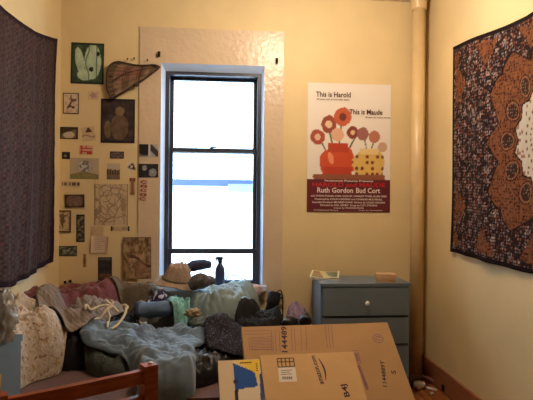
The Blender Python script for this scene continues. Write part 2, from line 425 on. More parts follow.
lp = sheet('purple_tapestry', lt_P, 190, 160, lt_paint, (-0.003, 0, 0), MTAP, None, True)
tag(lp, 'dark purple block-print cloth sagging from the left wall beside the corner', 'tapestry')
for u, v in ((0.99, 0.99), (0.45, 0.99)):
    q = Vector(lt_P(u, v)); bm = bmesh.new(); tube(bm, [Vector((XL+0.0005, q.y, q.z)), q+Vector((0.006, 0, 0))], 0.004, 8); obj('tack', bm, MDARK, lp)

# ------------------------------------------------------------------ papers pinned on the back wall
def wallrect(px0, py0, px1, py1):
    cx, cy = (px0+px1)/2, (py0+py1)/2
    c = at_y(cx, cy); l, r_ = at_y(px0, cy), at_y(px1, cy); t, b = at_y(cx, py0), at_y(cx, py1)
    return c.x, c.z, r_.x-l.x, t.z-b.z
def picture(name, label, cat, rect, paint, off=0.0015, tilt=0.0, group=None, th=0.0012, curl=0.0, frame=None, parent=None):
    cx, cz, wd, ht = wallrect(*rect)
    nu = max(8, int(wd/0.0048)); nv = max(8, int(ht/0.0048)); ca_, sa_ = math.cos(tilt), math.sin(tilt)
    def P(u, v):
        a, b = (u-0.5)*wd, (v-0.5)*ht
        return (a*ca_-b*sa_, -curl*(abs(u-0.5)*2)**3, a*sa_+b*ca_)
    o = sheet(name, P, nu, nv, paint, (0, th, 0), MPAINT)
    o.location = (cx, -off-th, cz)
    if cat: tag(o, label, cat, group)
    if frame:
        col, fw = frame; bm = bmesh.new()
        for lo, hi in (((-wd/2-fw/2, -ht/2-fw/2), (-wd/2+fw/2, ht/2+fw/2)), ((wd/2-fw/2, -ht/2-fw/2), (wd/2+fw/2, ht/2+fw/2)), ((-wd/2+fw/2, -ht/2-fw/2), (wd/2-fw/2, -ht/2+fw/2)), ((-wd/2+fw/2, ht/2-fw/2), (wd/2-fw/2, ht/2+fw/2))):
            box(bm, (lo[0], -0.006, lo[1]), (hi[0], -0.0002, hi[1]), Matrix.Rotation(-tilt, 3, 'Y'))
        obj('frame', bm, col, o)
    return o
def nz(u, v, s, k=0.0): return fbm(u*s, v*s, k)
BOARD = CT+0.0015

def p_green(u, v):
    n = nz(u, v, 6, 1)*22
    if min(u, 1-u, v, 1-v) < 0.05: return (34, 46, 36)
    c = (58+n, 76+n, 58+n)
    def ell(x, y, a, b, t=0.0):
        dx, dy = u-x, v-y; dx, dy = dx*math.cos(t)+dy*math.sin(t), -dx*math.sin(t)+dy*math.cos(t); return (dx/a)**2+(dy/b)**2
    if ell(0.66, 0.55, 0.25, 0.43) < 1 or ell(0.27, 0.55, 0.13, 0.34, 0.25) < 1 or ell(0.45, 0.22, 0.25, 0.14) < 1:
        c = (176+n, 196+n, 166+n)
        if abs(u-0.5-0.05*math.sin(v*9)) < 0.02 or abs(u-0.78) < 0.015: c = (96, 120, 96)
        if ell(0.62, 0.36, 0.07, 0.06) < 1 or ell(0.82, 0.74, 0.05, 0.06) < 1: c = (30, 40, 30)
    return c
picture('green_print', 'dark green print with pale pear-like shapes, top left of the wall papers', 'picture', (71, 43, 104, 84), p_green, tilt=-0.01)

def p_sketch1(u, v):
    if min(u, 1-u) < 0.07 or min(v, 1-v) < 0.06: return (74, 60, 52)
    c = (214, 194, 168)
    d = min(seg(u, v, (.3, .25), (.55, .6)), seg(u, v, (.55, .6), (.5, .85)), seg(u, v, (.55, .6), (.8, .7)), seg(u, v, (.4, .4), (.7, .3)))
    if d < 0.05+0.05*nz(u, v, 7): c = (92, 66, 56)
    return mixc(c, (170, 130, 110), max(0, nz(u, v, 5, 2)))
picture('ink_sketch', 'small bordered ink sketch just below the green print', 'picture', (63, 93, 79, 114), p_sketch1)
def p_flower(u, v):
    dx, dy = u-.5, v-.5; r = math.hypot(dx, dy); th = math.atan2(dy, dx)
    return (176, 140, 132) if r < .16+.22*abs(math.sin(th*2.5)) else (214, 184, 146)
picture('pressed_flower_card', 'tiny pale card with a faint pink flower left of the dark portrait', 'card', (88, 91, 99, 100), p_flower)
def p_dark(u, v):
    n = nz(u, v, 5, 3)*24; c = (58+n, 48+n*.8, 46+n*.7)
    if min(u, 1-u, v, 1-v) < 0.05: return (38, 33, 34)
    d = ((u-.55)/.14)**2+((v-.72)/.10)**2; b = ((u-.55)/.26)**2+((v-.36)/.30)**2
    if b < 1: c = (104+n, 84+n, 64+n)
    if d < 1: c = (134+n, 108+n, 84+n)
    if ((u-.2)/.1)**2+((v-.3)/.2)**2 < 1: c = (112+n, 92+n, 66+n)
    return c
picture('dark_portrait_print', 'dark brown portrait print hanging under the wedge fan', 'picture', (101, 99, 135, 143), p_dark, off=0.002)
def p_photo1(u, v):
    if min(u, 1-u, v, 1-v) < 0.09: return (42, 38, 36)
    if v > 0.35+u*0.55: return (66, 54, 46)
    if ((u-.5)/.32)**2+((v-.35)/.28)**2 < 1: return (196, 182, 158)
    return (120, 104, 84)
picture('small_photo', 'small dark-edged photo with a pale oval, above the red ticket', 'picture', (60, 127, 78, 139), p_photo1)
def p_cut(u, v):
    c = (206, 178, 140)
    if v > .6 and abs(u-.55) < .35*(1-v)*2.2: c = (86, 58, 44)
    if abs(v-.35-0.1*math.sin(u*6)) < .05: c = (150, 118, 92)
    return c
picture('bird_cutout', 'pale scrap with a dark brown peak, right of the dark-edged small photo', 'paper scrap', (82, 127, 95, 141), p_cut, tilt=0.15)
def p_red(u, v):
    if min(u, 1-u, v, 1-v) < 0.07: return (206, 160, 128)
    k = math.floor(v*3); return (214, 170, 140) if (hsh(math.floor(u*9), k) > .55 and 0.2 < (v*3) % 1 < 0.8) else (186, 66, 52)
picture('red_ticket', 'small red ticket among the papers left of the window', 'ticket', (79.5, 145.5, 93, 154.5), p_red, tilt=-0.03)
def p_blk(u, v): return (150, 132, 108) if abs(u-.45)+abs(v-.45) < .22 else (44, 38, 36)
picture('black_stamp', 'tiny black square stamp left of the red ticket', 'stamp', (62, 152, 70, 159), p_blk)
def p_land(u, v):
    n = nz(u, v, 9, 5)
    hill = 0.20+0.13*math.sin(u*3.0)+0.05*n
    if v < hill: return (136+20*n, 126+20*n, 82)
    r = math.hypot((u-.52)*1.35, v-.58)
    c = mixc((160, 152, 142), (190, 170, 142), min(1, r*1.7))
    if r < .3 and n > 0.05: c = (196, 190, 182)
    if r < .3 and n < -0.12: c = (118, 112, 112)
    return c
picture('landscape_cutout', 'grey cloud and green hill landscape cutout below the red ticket', 'picture', (70, 158, 99, 179), p_land)
def p_plaque(u, v):
    r = ((u-.5)/.5)**4+((v-.5)/.5)**4
    if r > .55 or abs(v-.5) > .42: return (56, 44, 42)
    return mixc((126, 108, 104), (76, 60, 60), 0.5+1.2*nz(u, v, 6, 2))
picture('oval_plate_stamp', 'small dark oval-framed stamp right of the red ticket', 'stamp', (110, 151.5, 124, 158.5), p_plaque)
def p_town(u, v):
    n = nz(u, v, 6, 8)
    if v > .62+.1*n: return (196, 180, 158)
    if v > .3: return (84+30*n, 66+20*n, 54) if (u*5) % 1 < .75 else (150, 122, 96)
    return (122+30*n, 100+20*n, 80)
picture('street_photo', 'small upright street photo under the oval-framed stamp', 'picture', (107, 163.5, 120, 179.5), p_town)
def p_sym(u, v):
    x, y = (u-.5)*2, (v-.5)*2; tri = [(-.75, -.25), (.15, .8), (.7, -.6)]
    d = min(seg(x, y, tri[0], tri[1]), seg(x, y, tri[1], tri[2]), seg(x, y, tri[2], tri[0]))
    return (42, 38, 38) if d < .2 and nz(u, v, 5) > -.3 else (226, 210, 182)
picture('symbol_card', 'tiny white card with a black triangular arrow symbol', 'card', (127.5, 162, 136, 171), p_sym)
def p_bw1(u, v):
    if v < .08: return (180, 166, 158)
    if u < .48: return (30, 30, 32) if (u-.3)**2+(v-.55)**2 < .14 or v > .75 else (110, 104, 104)
    if u < .60: return (206, 196, 190)
    return (60, 58, 60) if abs(v-.5+(u-.8)*1.5) < .28 else (176, 168, 164)
picture('black_white_photo', 'black and white photo strip on the window board, the upper of two', 'photo', (139.5, 144.5, 158.5, 157.5), p_bw1, off=BOARD)
def p_bw2(u, v):
    n = nz(u, v, 5, 11)
    if ((u-.72)/.2)**2+((v-.35)/.3)**2 < 1 or ((u-.3)/.12)**2+((v-.7)/.2)**2 < 1: return (150+40*n, 148+40*n, 150+40*n)
    return (40+16*n, 40+16*n, 42+16*n)
picture('black_white_photo', 'darker black and white photo on the window board, the lower of two', 'photo', (139, 164, 158.5, 177.5), p_bw2, off=BOARD)
def p_redtxt(u, v):
    k = math.floor(v*5); f = v*5-k
    c = (206, 172, 146)
    x = (u-.5)*2.2; y = (f-.5)*2.4; r = math.hypot(x, y)
    if 0.5 < r < 0.98 and not (k % 2 == 0 and x > .35 and abs(y) < .3): c = (128, 50, 50)
    if abs(y) < .18 and k in (1, 3) and abs(x) < .8: c = (128, 50, 50)
    return c
picture('red_letter_strip', 'upright strip of dark red letters on the window board under two photos', 'paper strip', (140, 180, 147.5, 201), p_redtxt, off=BOARD, tilt=-0.06)
def p_fig(u, v):
    n = nz(u, v, 5, 4)
    return (140, 96, 72) if abs(u-.5+.1*n) < .3-.1*v else ((126, 66, 54) if v > .8 else (196, 164, 124))
picture('figure_cutout', 'slim brown figure cutout beside the right edge of the big line drawing', 'paper scrap', (129.5, 178, 135.5, 195), p_fig)
def p_strip(u, v): return (90, 72, 60) if hsh(math.floor(u*14), 3) > .35 and .22 < v < .8 else (206, 180, 142)
picture('text_strip', 'tiny printed text strip above the dark plaque', 'paper strip', (62, 181.5, 80, 186.5), p_strip)
segs = []
random.seed(12)
for k in range(46):
    x, y = random.random(), random.random(); a = random.random()*6.3; l = .06+.16*random.random()
    for q in range(3):
        x2, y2 = x+l*math.cos(a), y+l*math.sin(a); segs.append(((x, y), (x2, y2))); x, y = x2, y2; a += random.uniform(-.9, .9)
def p_line(u, v):
    if min(u, 1-u) < .025: return (150, 124, 98)
    c = (204, 180, 146); d = min(seg(u, v, *s) for s in segs)
    if d < .008: c = (146, 122, 100)
    elif d < .016: c = (190, 165, 132)
    if ((u-.1)/.14)**2+((v-.42)/.26)**2 < .7 and nz(u, v, 7, 3) > -.05: c = mixc(c, (134, 116, 96), .7)
    if ((u-.86)/.1)**2+((v-.5)/.2)**2 < .7: c = mixc(c, (146, 122, 98), .6)
    return c
picture('line_drawing', 'large pale pencil line drawing in the middle of the wall papers', 'drawing', (94.5, 184, 128, 225.5), p_line, off=0.0018)
def p_plq2(u, v):
    r = abs(u-.5)**3/.125+abs(v-.5)**3/.125
    if r > .62: return (66, 48, 44)
    if r > .5: return (104, 76, 62)
    return mixc((138, 114, 98), (104, 84, 76), .5+nz(u, v, 6, 6))
picture('dark_plaque', 'dark rounded plaque print above the framed little drawing', 'plaque', (65, 194.5, 84.5, 207.5), p_plq2, tilt=0.02, th=0.006)
def p_draw2(u, v):
    c = (204, 178, 142); n = nz(u, v, 6, 21)
    if ((u-.42)/.2)**2+((v-.6)/.28)**2 < 1+n: c = (104, 84, 66)
    if n > .28: c = (124, 98, 76)
    return c
MFR = mat('thin_brown_frame', S(96, 66, 44), 0.5, 0.15)
picture('framed_drawing', 'little drawing in a thin brown frame near the purple cloth', 'picture', (56.5, 211, 70.5, 231.5), p_draw2, frame=(MFR, 0.010))
def p_book(u, v):
    if min(u, 1-u) < .14 or min(v, 1-v) < .05: return (40, 36, 36)
    n = nz(u*.4, v*1.6, 6, 2)
    return mixc((58, 54, 54), (150, 132, 106), max(0, min(1, .35+1.5*n)))
picture('bookmark', 'tall narrow dark bookmark right of the framed little drawing', 'bookmark', (76.3, 214.5, 84.7, 242), p_book, tilt=0.01)
def p_grn(u, v):
    if min(u, 1-u) < .05 or min(v, 1-v) < .1: return (38, 36, 36)
    n = nz(u, v, 5, 14); return mixc((60, 66, 60), (152, 150, 128), max(0, min(1, .4+1.6*n)))
picture('landscape_card', 'small wide dark card, lowest paper near the purple cloth', 'card', (59, 246, 77, 256), p_grn, tilt=0.01)
def p_back(u, v): return mixc((206, 180, 144), (196, 168, 130), .5+nz(u, v, 4))
def p_note(u, v):
    c = (216, 192, 166)
    if (v*9) % 1 < .18 and .12 < u < .12+.7*hsh(math.floor(v*9), 1): c = (176, 152, 132)
    return c
picture('cream_sheet', 'blank cream sheet tucked behind the white note under the line drawing', 'paper', (90.5, 226.5, 103.5, 236), p_back, off=0.0005, tilt=-0.03)
picture('white_note', 'white handwritten note hanging curled under the line drawing', 'note', (91.5, 236, 108.5, 253), p_note, off=0.004, tilt=-0.06, curl=0.012)
def p_brk(u, v):
    if (u < .09 or u > .91): return (58, 44, 40)
    if .25 < v < .75 and hsh(math.floor(u*22), 5) > .45: return (150, 124, 100)
    return (204, 176, 140)
picture('bracket_label', 'narrow label with dark end marks below the line drawing', 'label', (111, 226.2, 129.5, 231), p_brk)
def p_drk3(u, v):
    if min(u, 1-u) < .08 or min(v, 1-v) < .05: return (52, 48, 46)
    n = nz(u, v, 5, 31)*22
    if v > .88: return (104, 98, 88)
    if v < .3: return (104+n*2, 76+n*2, 52+n)
    return (50+n, 54+n, 56+n)
picture('dark_photo', 'dark upright photo with a brown foot, low on the wall above the bed', 'photo', (98, 257.2, 112, 281), p_drk3, tilt=0.01)
def p_sepia(u, v):
    n = nz(u, v, 5, 41); m2 = nz(u, v, 14, 42)
    c = mixc((104, 76, 52), (186, 152, 112), max(0, min(1, .5+1.1*n+.5*m2)))
    if abs(v-.42-.12*math.sin(u*5)) < .035 and u > .25: c = (92, 62, 46)
    if ((u-.62)/.2)**2+((v-.24)/.22)**2 < 1: c = mixc(c, (150, 112, 86), .6)
    if min(u, 1-u, v, 1-v) < .02: c = (120, 96, 70)
    return c
picture('cream_backing_sheet', 'cream backing sheet peeping out left of the sepia print', 'paper', (120.5, 243, 133, 280), p_back, off=0.0003)
picture('sepia_print', 'large sepia print overlapping the window board beside the window', 'picture', (123.5, 237, 151.5, 278.5), p_sepia, off=BOARD, tilt=0.012)
def p_feather(u, v): return (122, 84, 62) if abs(u-.5) < .32*(1-abs(v-.45)*1.2) else (190, 154, 104)
picture('feather_scrap', 'tiny brown feather-shaped scrap left of the dark upright photo', 'paper scrap', (83, 254, 86.5, 267), p_feather)
for k, (a, b) in enumerate(((65.5, 282), (70.5, 281))):
    q = at_y(a, b); bm = bmesh.new(); tube(bm, [(q.x, 0, q.z), (q.x, -0.012, q.z)], [0.009, 0.012], 8)
    tag(obj('push_pin', bm, MDARK), 'dark push pin low on the wall above the maroon blanket', 'pin', 'pair of dark pins above the blanket')
def nail(a, b, lab, rr=0.010, y0=0.0, hook=True):
    q = at_y(a, b); bm = bmesh.new(); tube(bm, [(q.x, -y0, q.z), (q.x, -y0-0.02, q.z)], [rr*.5, rr*.5], 8)
    if hook: tube(bm, [(q.x, -y0-0.02, q.z+rr*1.2), (q.x, -y0-0.02, q.z-rr*1.6)], [rr*.8, rr*.6], 8)
    tag(obj('nail', bm, MDARK, None, True), lab, 'nail')
nail(159.5, 55, 'dark nail on the board above the window top left corner, by the fan tip', 0.014, CT)
nail(276.5, 61.5, 'dark nail on the board above and right of the window', 0.014, CT)
nail(128, 59.5, 'tiny nail above the fan, leftmost of the three there', 0.006, 0)
nail(134.5, 59, 'tiny nail above the fan, middle of the three there', 0.006, 0)
nail(148, 61, 'tiny nail above the fan, nearest its narrow tip of the three', 0.006, CT)

# ------------------------------------------------------------------ wedge fan of woven straw
fan = thing('woven_fan', 'wedge-shaped brown woven straw hand fan pinned beside the window top', 'fan', tuple(at_y(158.5, 67, -0.03)))
outl = [(113, 99), (109.5, 95), (107.3, 88), (106.8, 80), (107.5, 72), (109.5, 66.5), (114, 63), (119, 62)]
top_e = [(119, 62), (128, 64), (136, 65.5), (146, 65.8), (154, 65.3), (158.8, 66.6)]
bot_e = [(113, 99), (121, 93.5), (131, 88), (141, 81.5), (150, 75), (158.8, 68.5)]
O = at_y(158.5, 67, -0.03)
def f3(p): q = at_y(p[0], p[1], -0.03); return Vector((q.x-O.x, 0, q.z-O.z))
top3 = smooth_path([f3(p) for p in top_e], 6); bot3 = smooth_path([f3(p) for p in bot_e], 6)
def samp(L, t):
    k = t*(len(L)-1); i = min(int(k), len(L)-2); return L[i].lerp(L[i+1], k-i)
out3 = smooth_path([f3(p) for p in outl], 6)
def fan_P(u, v):      # u: tip to rim, v: bottom to top
    a, b = samp(bot3, 1-u), samp(top3, 1-u); p = a.lerp(b, v)
    e = samp(out3, v); ch = out3[0].lerp(out3[-1], v); p = p+(e-ch)*u**3
    return (p.x, -0.012*abs(((v*9) % 1)-.5)*u-0.004, p.z)
def fan_paint(u, v):
    n = nz(u, v, 8, 17)
    c = mixc((104, 82, 64), (160, 134, 106), max(0, min(1, .45+.9*n)))
    if ((u-.62)/.25)**2+((v-.62)/.3)**2 < 1+n: c = mixc(c, (132, 84, 74), .5)
    if abs(v-.5-.25*math.sin(u*4)) < .03 or abs(u-.45) < .015: c = (70, 50, 38)
    if (u*28) % 1 < .22: c = mixc(c, (60, 44, 36), .5)
    if u > .9: c = (74, 58, 46) if (v*22) % 1 < .6 else (126, 104, 80)
    return c
sheet('fan_leaf', fan_P, 60, 54, fan_paint, (0, 0.003, 0), MPRT, fan)
MRIM = mat('dark_straw', S(68, 52, 40), 0.8, 0.25, 30, 0.5, 90)
bm = bmesh.new(); loop = [p+Vector((0, -0.006, 0)) for p in bot3[::-1]+out3+top3]; tube(bm, loop, 0.008, 7); obj('rim_binding', bm, MRIM, fan, True)
q = f3((137, 85)); bm = bmesh.new(); bmesh.ops.create_icosphere(bm, subdivisions=2, radius=0.018, matrix=Matrix.Translation(q+Vector((0, -0.016, 0))) @ Matrix.Diagonal((1.3, 0.6, .9, 1)))
for v_ in bm.verts: v_.co += v_.normal*0.005*fbm(v_.co.x*120, v_.co.z*120)
obj('straw_knot', bm, MRIM, fan, True)
bm = bmesh.new(); tube(bm, [f3((154, 66.5)), f3((159.5, 67.2)), f3((160.5, 67.4))], [0.012, 0.010, 0.004], 8); obj('handle', bm, MRIM, fan, True)

# ------------------------------------------------------------------ film poster
cx, cz, pw, ph = 1.0002, 1.42+0.9445-0.5205, 0.686, 1.041
# a plain still life of two jars of round blooms stands where the printed picture is: (kind, u, v, half width, half height, turn, colour)
SH = [('r', .30, .52, .010, .16, .25, (96, 110, 76)), ('r', .38, .55, .010, .17, -.1, (96, 110, 76)), ('r', .20, .50, .010, .12, .5, (96, 110, 76)), ('r', .52, .52, .010, .12, -.5, (96, 110, 76)),
      ('e', .12, .58, .085, .060, .3, (172, 80, 60)), ('e', .25, .68, .095, .066, 0, (150, 74, 56)), ('e', .42, .74, .105, .072, 0, (196, 96, 62)), ('e', .54, .62, .07, .05, 0, (138, 62, 54)), ('e', .36, .60, .075, .052, 0, (226, 176, 146)),
      ('e', .25, .68, .04, .028, 0, (226, 196, 160)), ('e', .42, .74, .045, .031, 0, (120, 54, 48)), ('e', .12, .58, .035, .025, 0, (224, 190, 160)), ('e', .54, .62, .03, .02, 0, (224, 190, 150)),
      ('e', .36, .38, .215, .145, 0, (204, 84, 52)), ('r', .36, .50, .12, .035, 0, (186, 70, 48)), ('r', .36, .30, .18, .05, 0, (188, 68, 48)), ('e', .28, .42, .03, .05, .3, (232, 150, 110)),
      ('r', .70, .52, .008, .09, .2, (96, 110, 76)), ('r', .78, .52, .008, .08, -.3, (96, 110, 76)), ('e', .66, .61, .075, .052, 0, (160, 104, 98)), ('e', .80, .59, .07, .048, 0, (188, 120, 92)), ('e', .90, .51, .055, .038, 0, (206, 166, 140)),
      ('e', .74, .38, .20, .115, 0, (222, 184, 102)), ('r', .74, .30, .17, .045, 0, (222, 184, 102)), ('r', .74, .475, .11, .022, 0, (232, 204, 140)), ('r', .52, .272, .44, .018, 0, (150, 92, 66))]
def p_poster(u, v):
    n = nz(u, v, 9, 2)
    if v < .255: return (104, 42, 50)
    c = (238, 228, 216)
    for kd, x, y, a, b, t, cc in SH:
        dx, dy = u-x, (v-y); dx, dy = dx*math.cos(t)+dy*1.5*math.sin(t), (-dx*math.sin(t)+dy*1.5*math.cos(t))/1.5
        q = (dx/a)**2+(dy/b)**2 if kd == 'e' else max(abs(dx)/a, abs(dy)/b)**2
        if q < 1+.25*n: c = cc
    if c == (222, 184, 102) and math.hypot((u*16) % 1-.5, (v*22) % 1-.5) < .32 and hsh(math.floor(u*16), math.floor(v*22)) > .35: c = (132, 62, 44)
    return c
post = sheet('film_poster', lambda u, v: ((u-.5)*pw, -0.002*math.sin(v*7)*math.sin(u*5), (v-.5)*ph), 104, 156, p_poster, (0, 0.0012, 0), MPOST)
post.location = (cx, -0.006, cz)
tag(post, 'white film poster with maroon title band at the foot, on the wall above the dresser', 'poster')
M0 = Matrix(((1, 0, 0, 0), (0, 0, -1, -0.0045), (0, 1, 0, 0), (0, 0, 0, 1)))
def tx(u, v): m = M0.copy(); m[0][3] = (u-.5)*pw; m[2][3] = (v-.5)*ph; return m
MTX = mat('poster_text_brown', S(84, 46, 40), 0.5, 0.02); MTW = mat('poster_text_white', S(236, 220, 208), 0.5, 0.02); MTR = mat('poster_text_red', S(200, 44, 54), 0.5, 0.02)
text_parts('heading_lettering', [('This is Harold', tx(.095, .893), .040, .285, 'L'), ('This is Maude', tx(.495, .763), .040, .275, 'L'),
    ('20 years old. In love with death.', tx(.105, .868), .011, .27, 'L'), ('80 years old. In love with life.', tx(.69, .735), .011, .21, 'L')], MTX, post)
text_parts('title_lettering', [('HAROLD and MAUDE', tx(.5, .197), .032, .60, 'C')], MTR, post)
text_parts('credit_lettering', [('Paramount Pictures Presents', tx(.5, .236), .014, .40, 'C'), ('Ruth Gordon', tx(.12, .150), .040, .295, 'L'), ('Bud Cort', tx(.585, .150), .040, .20, 'L'),
    ('with VIVIAN PICKLES, CYRIL CUSACK, CHARLES TYNER, ELLEN GEER', tx(.5, .118), .013, .63, 'C'), ('Produced by COLIN HIGGINS and CHARLES MULVEHILL', tx(.5, .093), .013, .56, 'C'),
    ('Executive Producer MILDRED LEWIS, Written by COLIN HIGGINS', tx(.5, .069), .013, .60, 'C'), ('Directed by HAL ASHBY  Songs by CAT STEVENS', tx(.5, .046), .013, .47, 'C'),
    ('Colour by TECHNICOLOR', tx(.5, .026), .011, .25, 'C'), ('A Paramount Picture', tx(.08, .010), .008, .2, 'L'), ('Color by Technicolor', tx(.62, .010), .008, .2, 'L')], MTW, post)
# ------------------------------------------------------------------ dresser
DF = -3.9954+3.50; DXa, DXb = at_y(321, 300, DF).x, at_y(410, 300, DF).x; DZ = 0.826; DB = DF+.36
dr = thing('dresser', 'low blue-grey painted dresser standing under the film poster', 'dresser', ((DXa+DXb)/2, (DF+DB)/2, 0))
def dl(p): return (p[0]-(DXa+DXb)/2, p[1]-(DF+DB)/2, p[2])
def dbox(name, lo, hi, m, bev=0.003, parent=None): return obj(name, BX(dl(lo), dl(hi)), m, parent or dr, bev=bev)
dbox('carcass', (DXa, DF+0.018, 0.05), (DXb, DB, DZ-0.022), MBLUE)
dbox('top_board', (DXa-0.004, DF-0.004, DZ-0.022), (DXb+0.006, DB, DZ), MBLUE)
dbox('plinth', (DXa+0.01, DF+0.03, 0), (DXb-0.01, DB, 0.05), MBLUE)
for zt, zb_ in ((DZ-0.034, DZ-0.228), (DZ-0.247, DZ-0.430), (DZ-0.449, DZ-0.745)):
    f_ = dbox('drawer', (DXa+0.016, DF-0.012, zb_), (DXb-0.008, DF+0.0175, zt), MBLUE)
    bm = bmesh.new(); lathe(bm, [(0.006, 0), (0.006, 0.014), (0.015, 0.018), (0.017, 0.024), (0.013, 0.031), (0.004, 0.033)], n=20)
    bmesh.ops.rotate(bm, verts=bm.verts, cent=(0, 0, 0), matrix=Matrix.Rotation(PI/2, 3, 'X'))
    c_ = dl(((DXa+DXb)/2+0.002, DF-0.0125, (zt+zb_)/2-0.005)); bmesh.ops.translate(bm, verts=bm.verts, vec=c_)
    obj('knob', bm, MKNOB, f_, True)
    dbox('painted_gap_shade', (DXa+0.016, DF+0.0165, zb_-0.0155), (DXb-0.008, DF+0.0179, zb_-0.001), MDARK, 0, f_)  # dark strip painted in for the shade below each drawer front

# magazine and little box on the dresser
def mag_paint(u, v):
    if min(u, 1-u, v, 1-v) < .06: return (232, 224, 190)
    n = nz(u, v, 4, 6)
    if .5 < u+.25*v < .72: return (206, 196, 150)
    return mixc((122, 112, 78), (176, 140, 100), .5+n) if u < .5 else mixc((96, 108, 84), (150, 150, 120), .5+n)
mc = at_z(327, 276.5, DZ+0.01)
mg = thing('magazine', 'open pale magazine lying on the left end of the dresser top', 'magazine', (mc.x-0.012, mc.y+0.02, DZ+0.001), -0.25)
sheet('cover', lambda u, v: ((u-.5)*.215, (v-.5)*.26, (.012+.02*abs(u-.5)+.012*v)), 44, 44, mag_paint, (0, 0, -.0012), MPAINT, mg)
obj('pages', BX((-.106, -.128, 0), (.106, .128, .0072)), MPAPER, mg, bev=.001)
mc = at_z(385.5, 279, DZ+0.02)
wb = thing('wooden_box', 'small tan wooden box on the right end of the dresser top', 'box', (mc.x, mc.y, DZ+.001), -0.22)
MTAN = wood_mat('pale_wood', S(186, 146, 104), S(214, 178, 136), 4, .5, (3, 20, 20))
obj('tray', BX((-.066, -.05, 0), (.066, .05, .022)), MTAN, wb, bev=.006)
obj('lid', BX((-.07, -.054, .0225), (.07, .054, .060)), MTAN, wb, bev=.008)

# ------------------------------------------------------------------ nightstand at the left wall
ns = thing('nightstand', 'blue-grey painted nightstand at the left wall in front of the bed', 'nightstand', (-1.095, -1.76, 0), -0.06)
NZ = 0.776; hx, hy = .143, .205
obj('body', BX((-hx, -hy, .06), (hx-.006, hy-.006, NZ-.03)), MBLUE, ns, bev=.003)
obj('top_board', BX((-hx, -hy-.005, NZ-.0295), (hx, hy, NZ)), MBLUE, ns, bev=.004)
for sx in (-1, 1):
    for sy in (-1, 1): obj('leg', BX((sx*.11-.02, sy*.18-.02, 0), (sx*.11+.02, sy*.18+.02, .0595)), MBLUE, ns)
for z0, z1 in ((.09, .38), (.40, .69)):
    f_ = obj('drawer', BX((-hx+.015, -hy-.018, z0), (hx-.02, -hy-.0005, z1)), MBLUE, ns, bev=.003)
    bm = bmesh.new(); bmesh.ops.create_icosphere(bm, subdivisions=2, radius=.014, matrix=Matrix.Translation((0, -hy-.030, (z0+z1)/2))); obj('knob', bm, MKNOB, f_, True)
q = at_x(4, 370, -0.99)
yn = sheet('yellow_note', lambda u, v: (0.0, (u-.5)*.09, (v-.5)*.075-(u-.5)*.035), 10, 10, lambda u, v: (196, 160, 74) if v > .25 else (150, 118, 60), (-.001, 0, 0), MPAINT)
yn.rotation_euler = (0, 0, -0.06); yn.location = (-0.9905, -1.80, q.z)
yn.location.x = -1.095+.137*math.cos(.06)+math.sin(.06)*(-1.80+1.76)+0.003
tag(yn, 'yellow paper note stuck on the side of the nightstand', 'note')

# crumpled clear bag on the nightstand
def lump(name, c, rad, m, amp=.12, fr=4.0, seed=0.0, sub=4, squash=None, parent=None, crease=0.0, dirz=0.0):
    bm = bmesh.new(); bmesh.ops.create_icosphere(bm, subdivisions=sub, radius=1.0)
    for v_ in bm.verts:
        d = v_.co.normalized(); k = 1+amp*fbm(d.x*fr*.5+seed, d.y*fr*.5, d.z*fr*.5)
        if crease: k -= crease*(1-abs(fbm(d.x*fr+seed+7, d.y*fr, d.z*fr, 3)))**4
        p = Vector((d.x*rad[0]*k, d.y*rad[1]*k, d.z*rad[2]*k))
        if p.z < -rad[2]*.72: p.z = -rad[2]*.72+.1*(p.z+rad[2]*.72)
        v_.co = p
    zmin = min(v_.co.z for v_ in bm.verts)
    for v_ in bm.verts: v_.co.z -= zmin
    o = obj(name, bm, m, parent, True); o.location = c
    return o
MBAG = bpy.data.materials.new('clear_plastic'); MBAG.use_nodes = True
nt = MBAG.node_tree; pb = nt.nodes['Principled BSDF']; pb.inputs['Base Color'].default_value = (*S(190, 190, 186), 1); pb.inputs['Roughness'].default_value = .18
tr_ = nt.nodes.new('ShaderNodeBsdfTransparent'); mx_ = nt.nodes.new('ShaderNodeMixShader'); mx_.inputs[0].default_value = .5
nt.links.new(tr_.outputs[0], mx_.inputs[1]); nt.links.new(pb.outputs[0], mx_.inputs[2]); nt.links.new(mx_.outputs[0], nt.nodes['Material Output'].inputs[0])
bg = lump('plastic_bag', (at_y(3, 320, -1.70).x, -1.70, NZ+.002), (.055, .08, .13), MBAG, .3, 4, 3, crease=.25)
tag(bg, 'crumpled clear plastic bag standing on the nightstand at the left edge', 'plastic bag')
o = lump('dark_purse', (at_y(2, 300, -1.595).x, -1.595, NZ+.002), (.06, .022, .125), MBLACK, .2, 3, 5, crease=.15)
tag(o, 'dark little pouch behind the clear plastic bag on the nightstand', 'pouch')

# ------------------------------------------------------------------ wooden chair, its back towards the camera
ya, yb2 = -3.9954+1.50, -3.9954+1.32
Rp = at_y(149, 366, ya); Lp = at_y(25, 397, yb2); Rp.z = Lp.z = 0; dr_ = (Lp-Rp).normalized(); CW = .40
ch = thing('wooden_chair', 'orange-brown wooden chair in the left foreground, its slatted back to us', 'chair', tuple(Rp+dr_*CW/2), math.atan2(-dr_.y, -dr_.x))
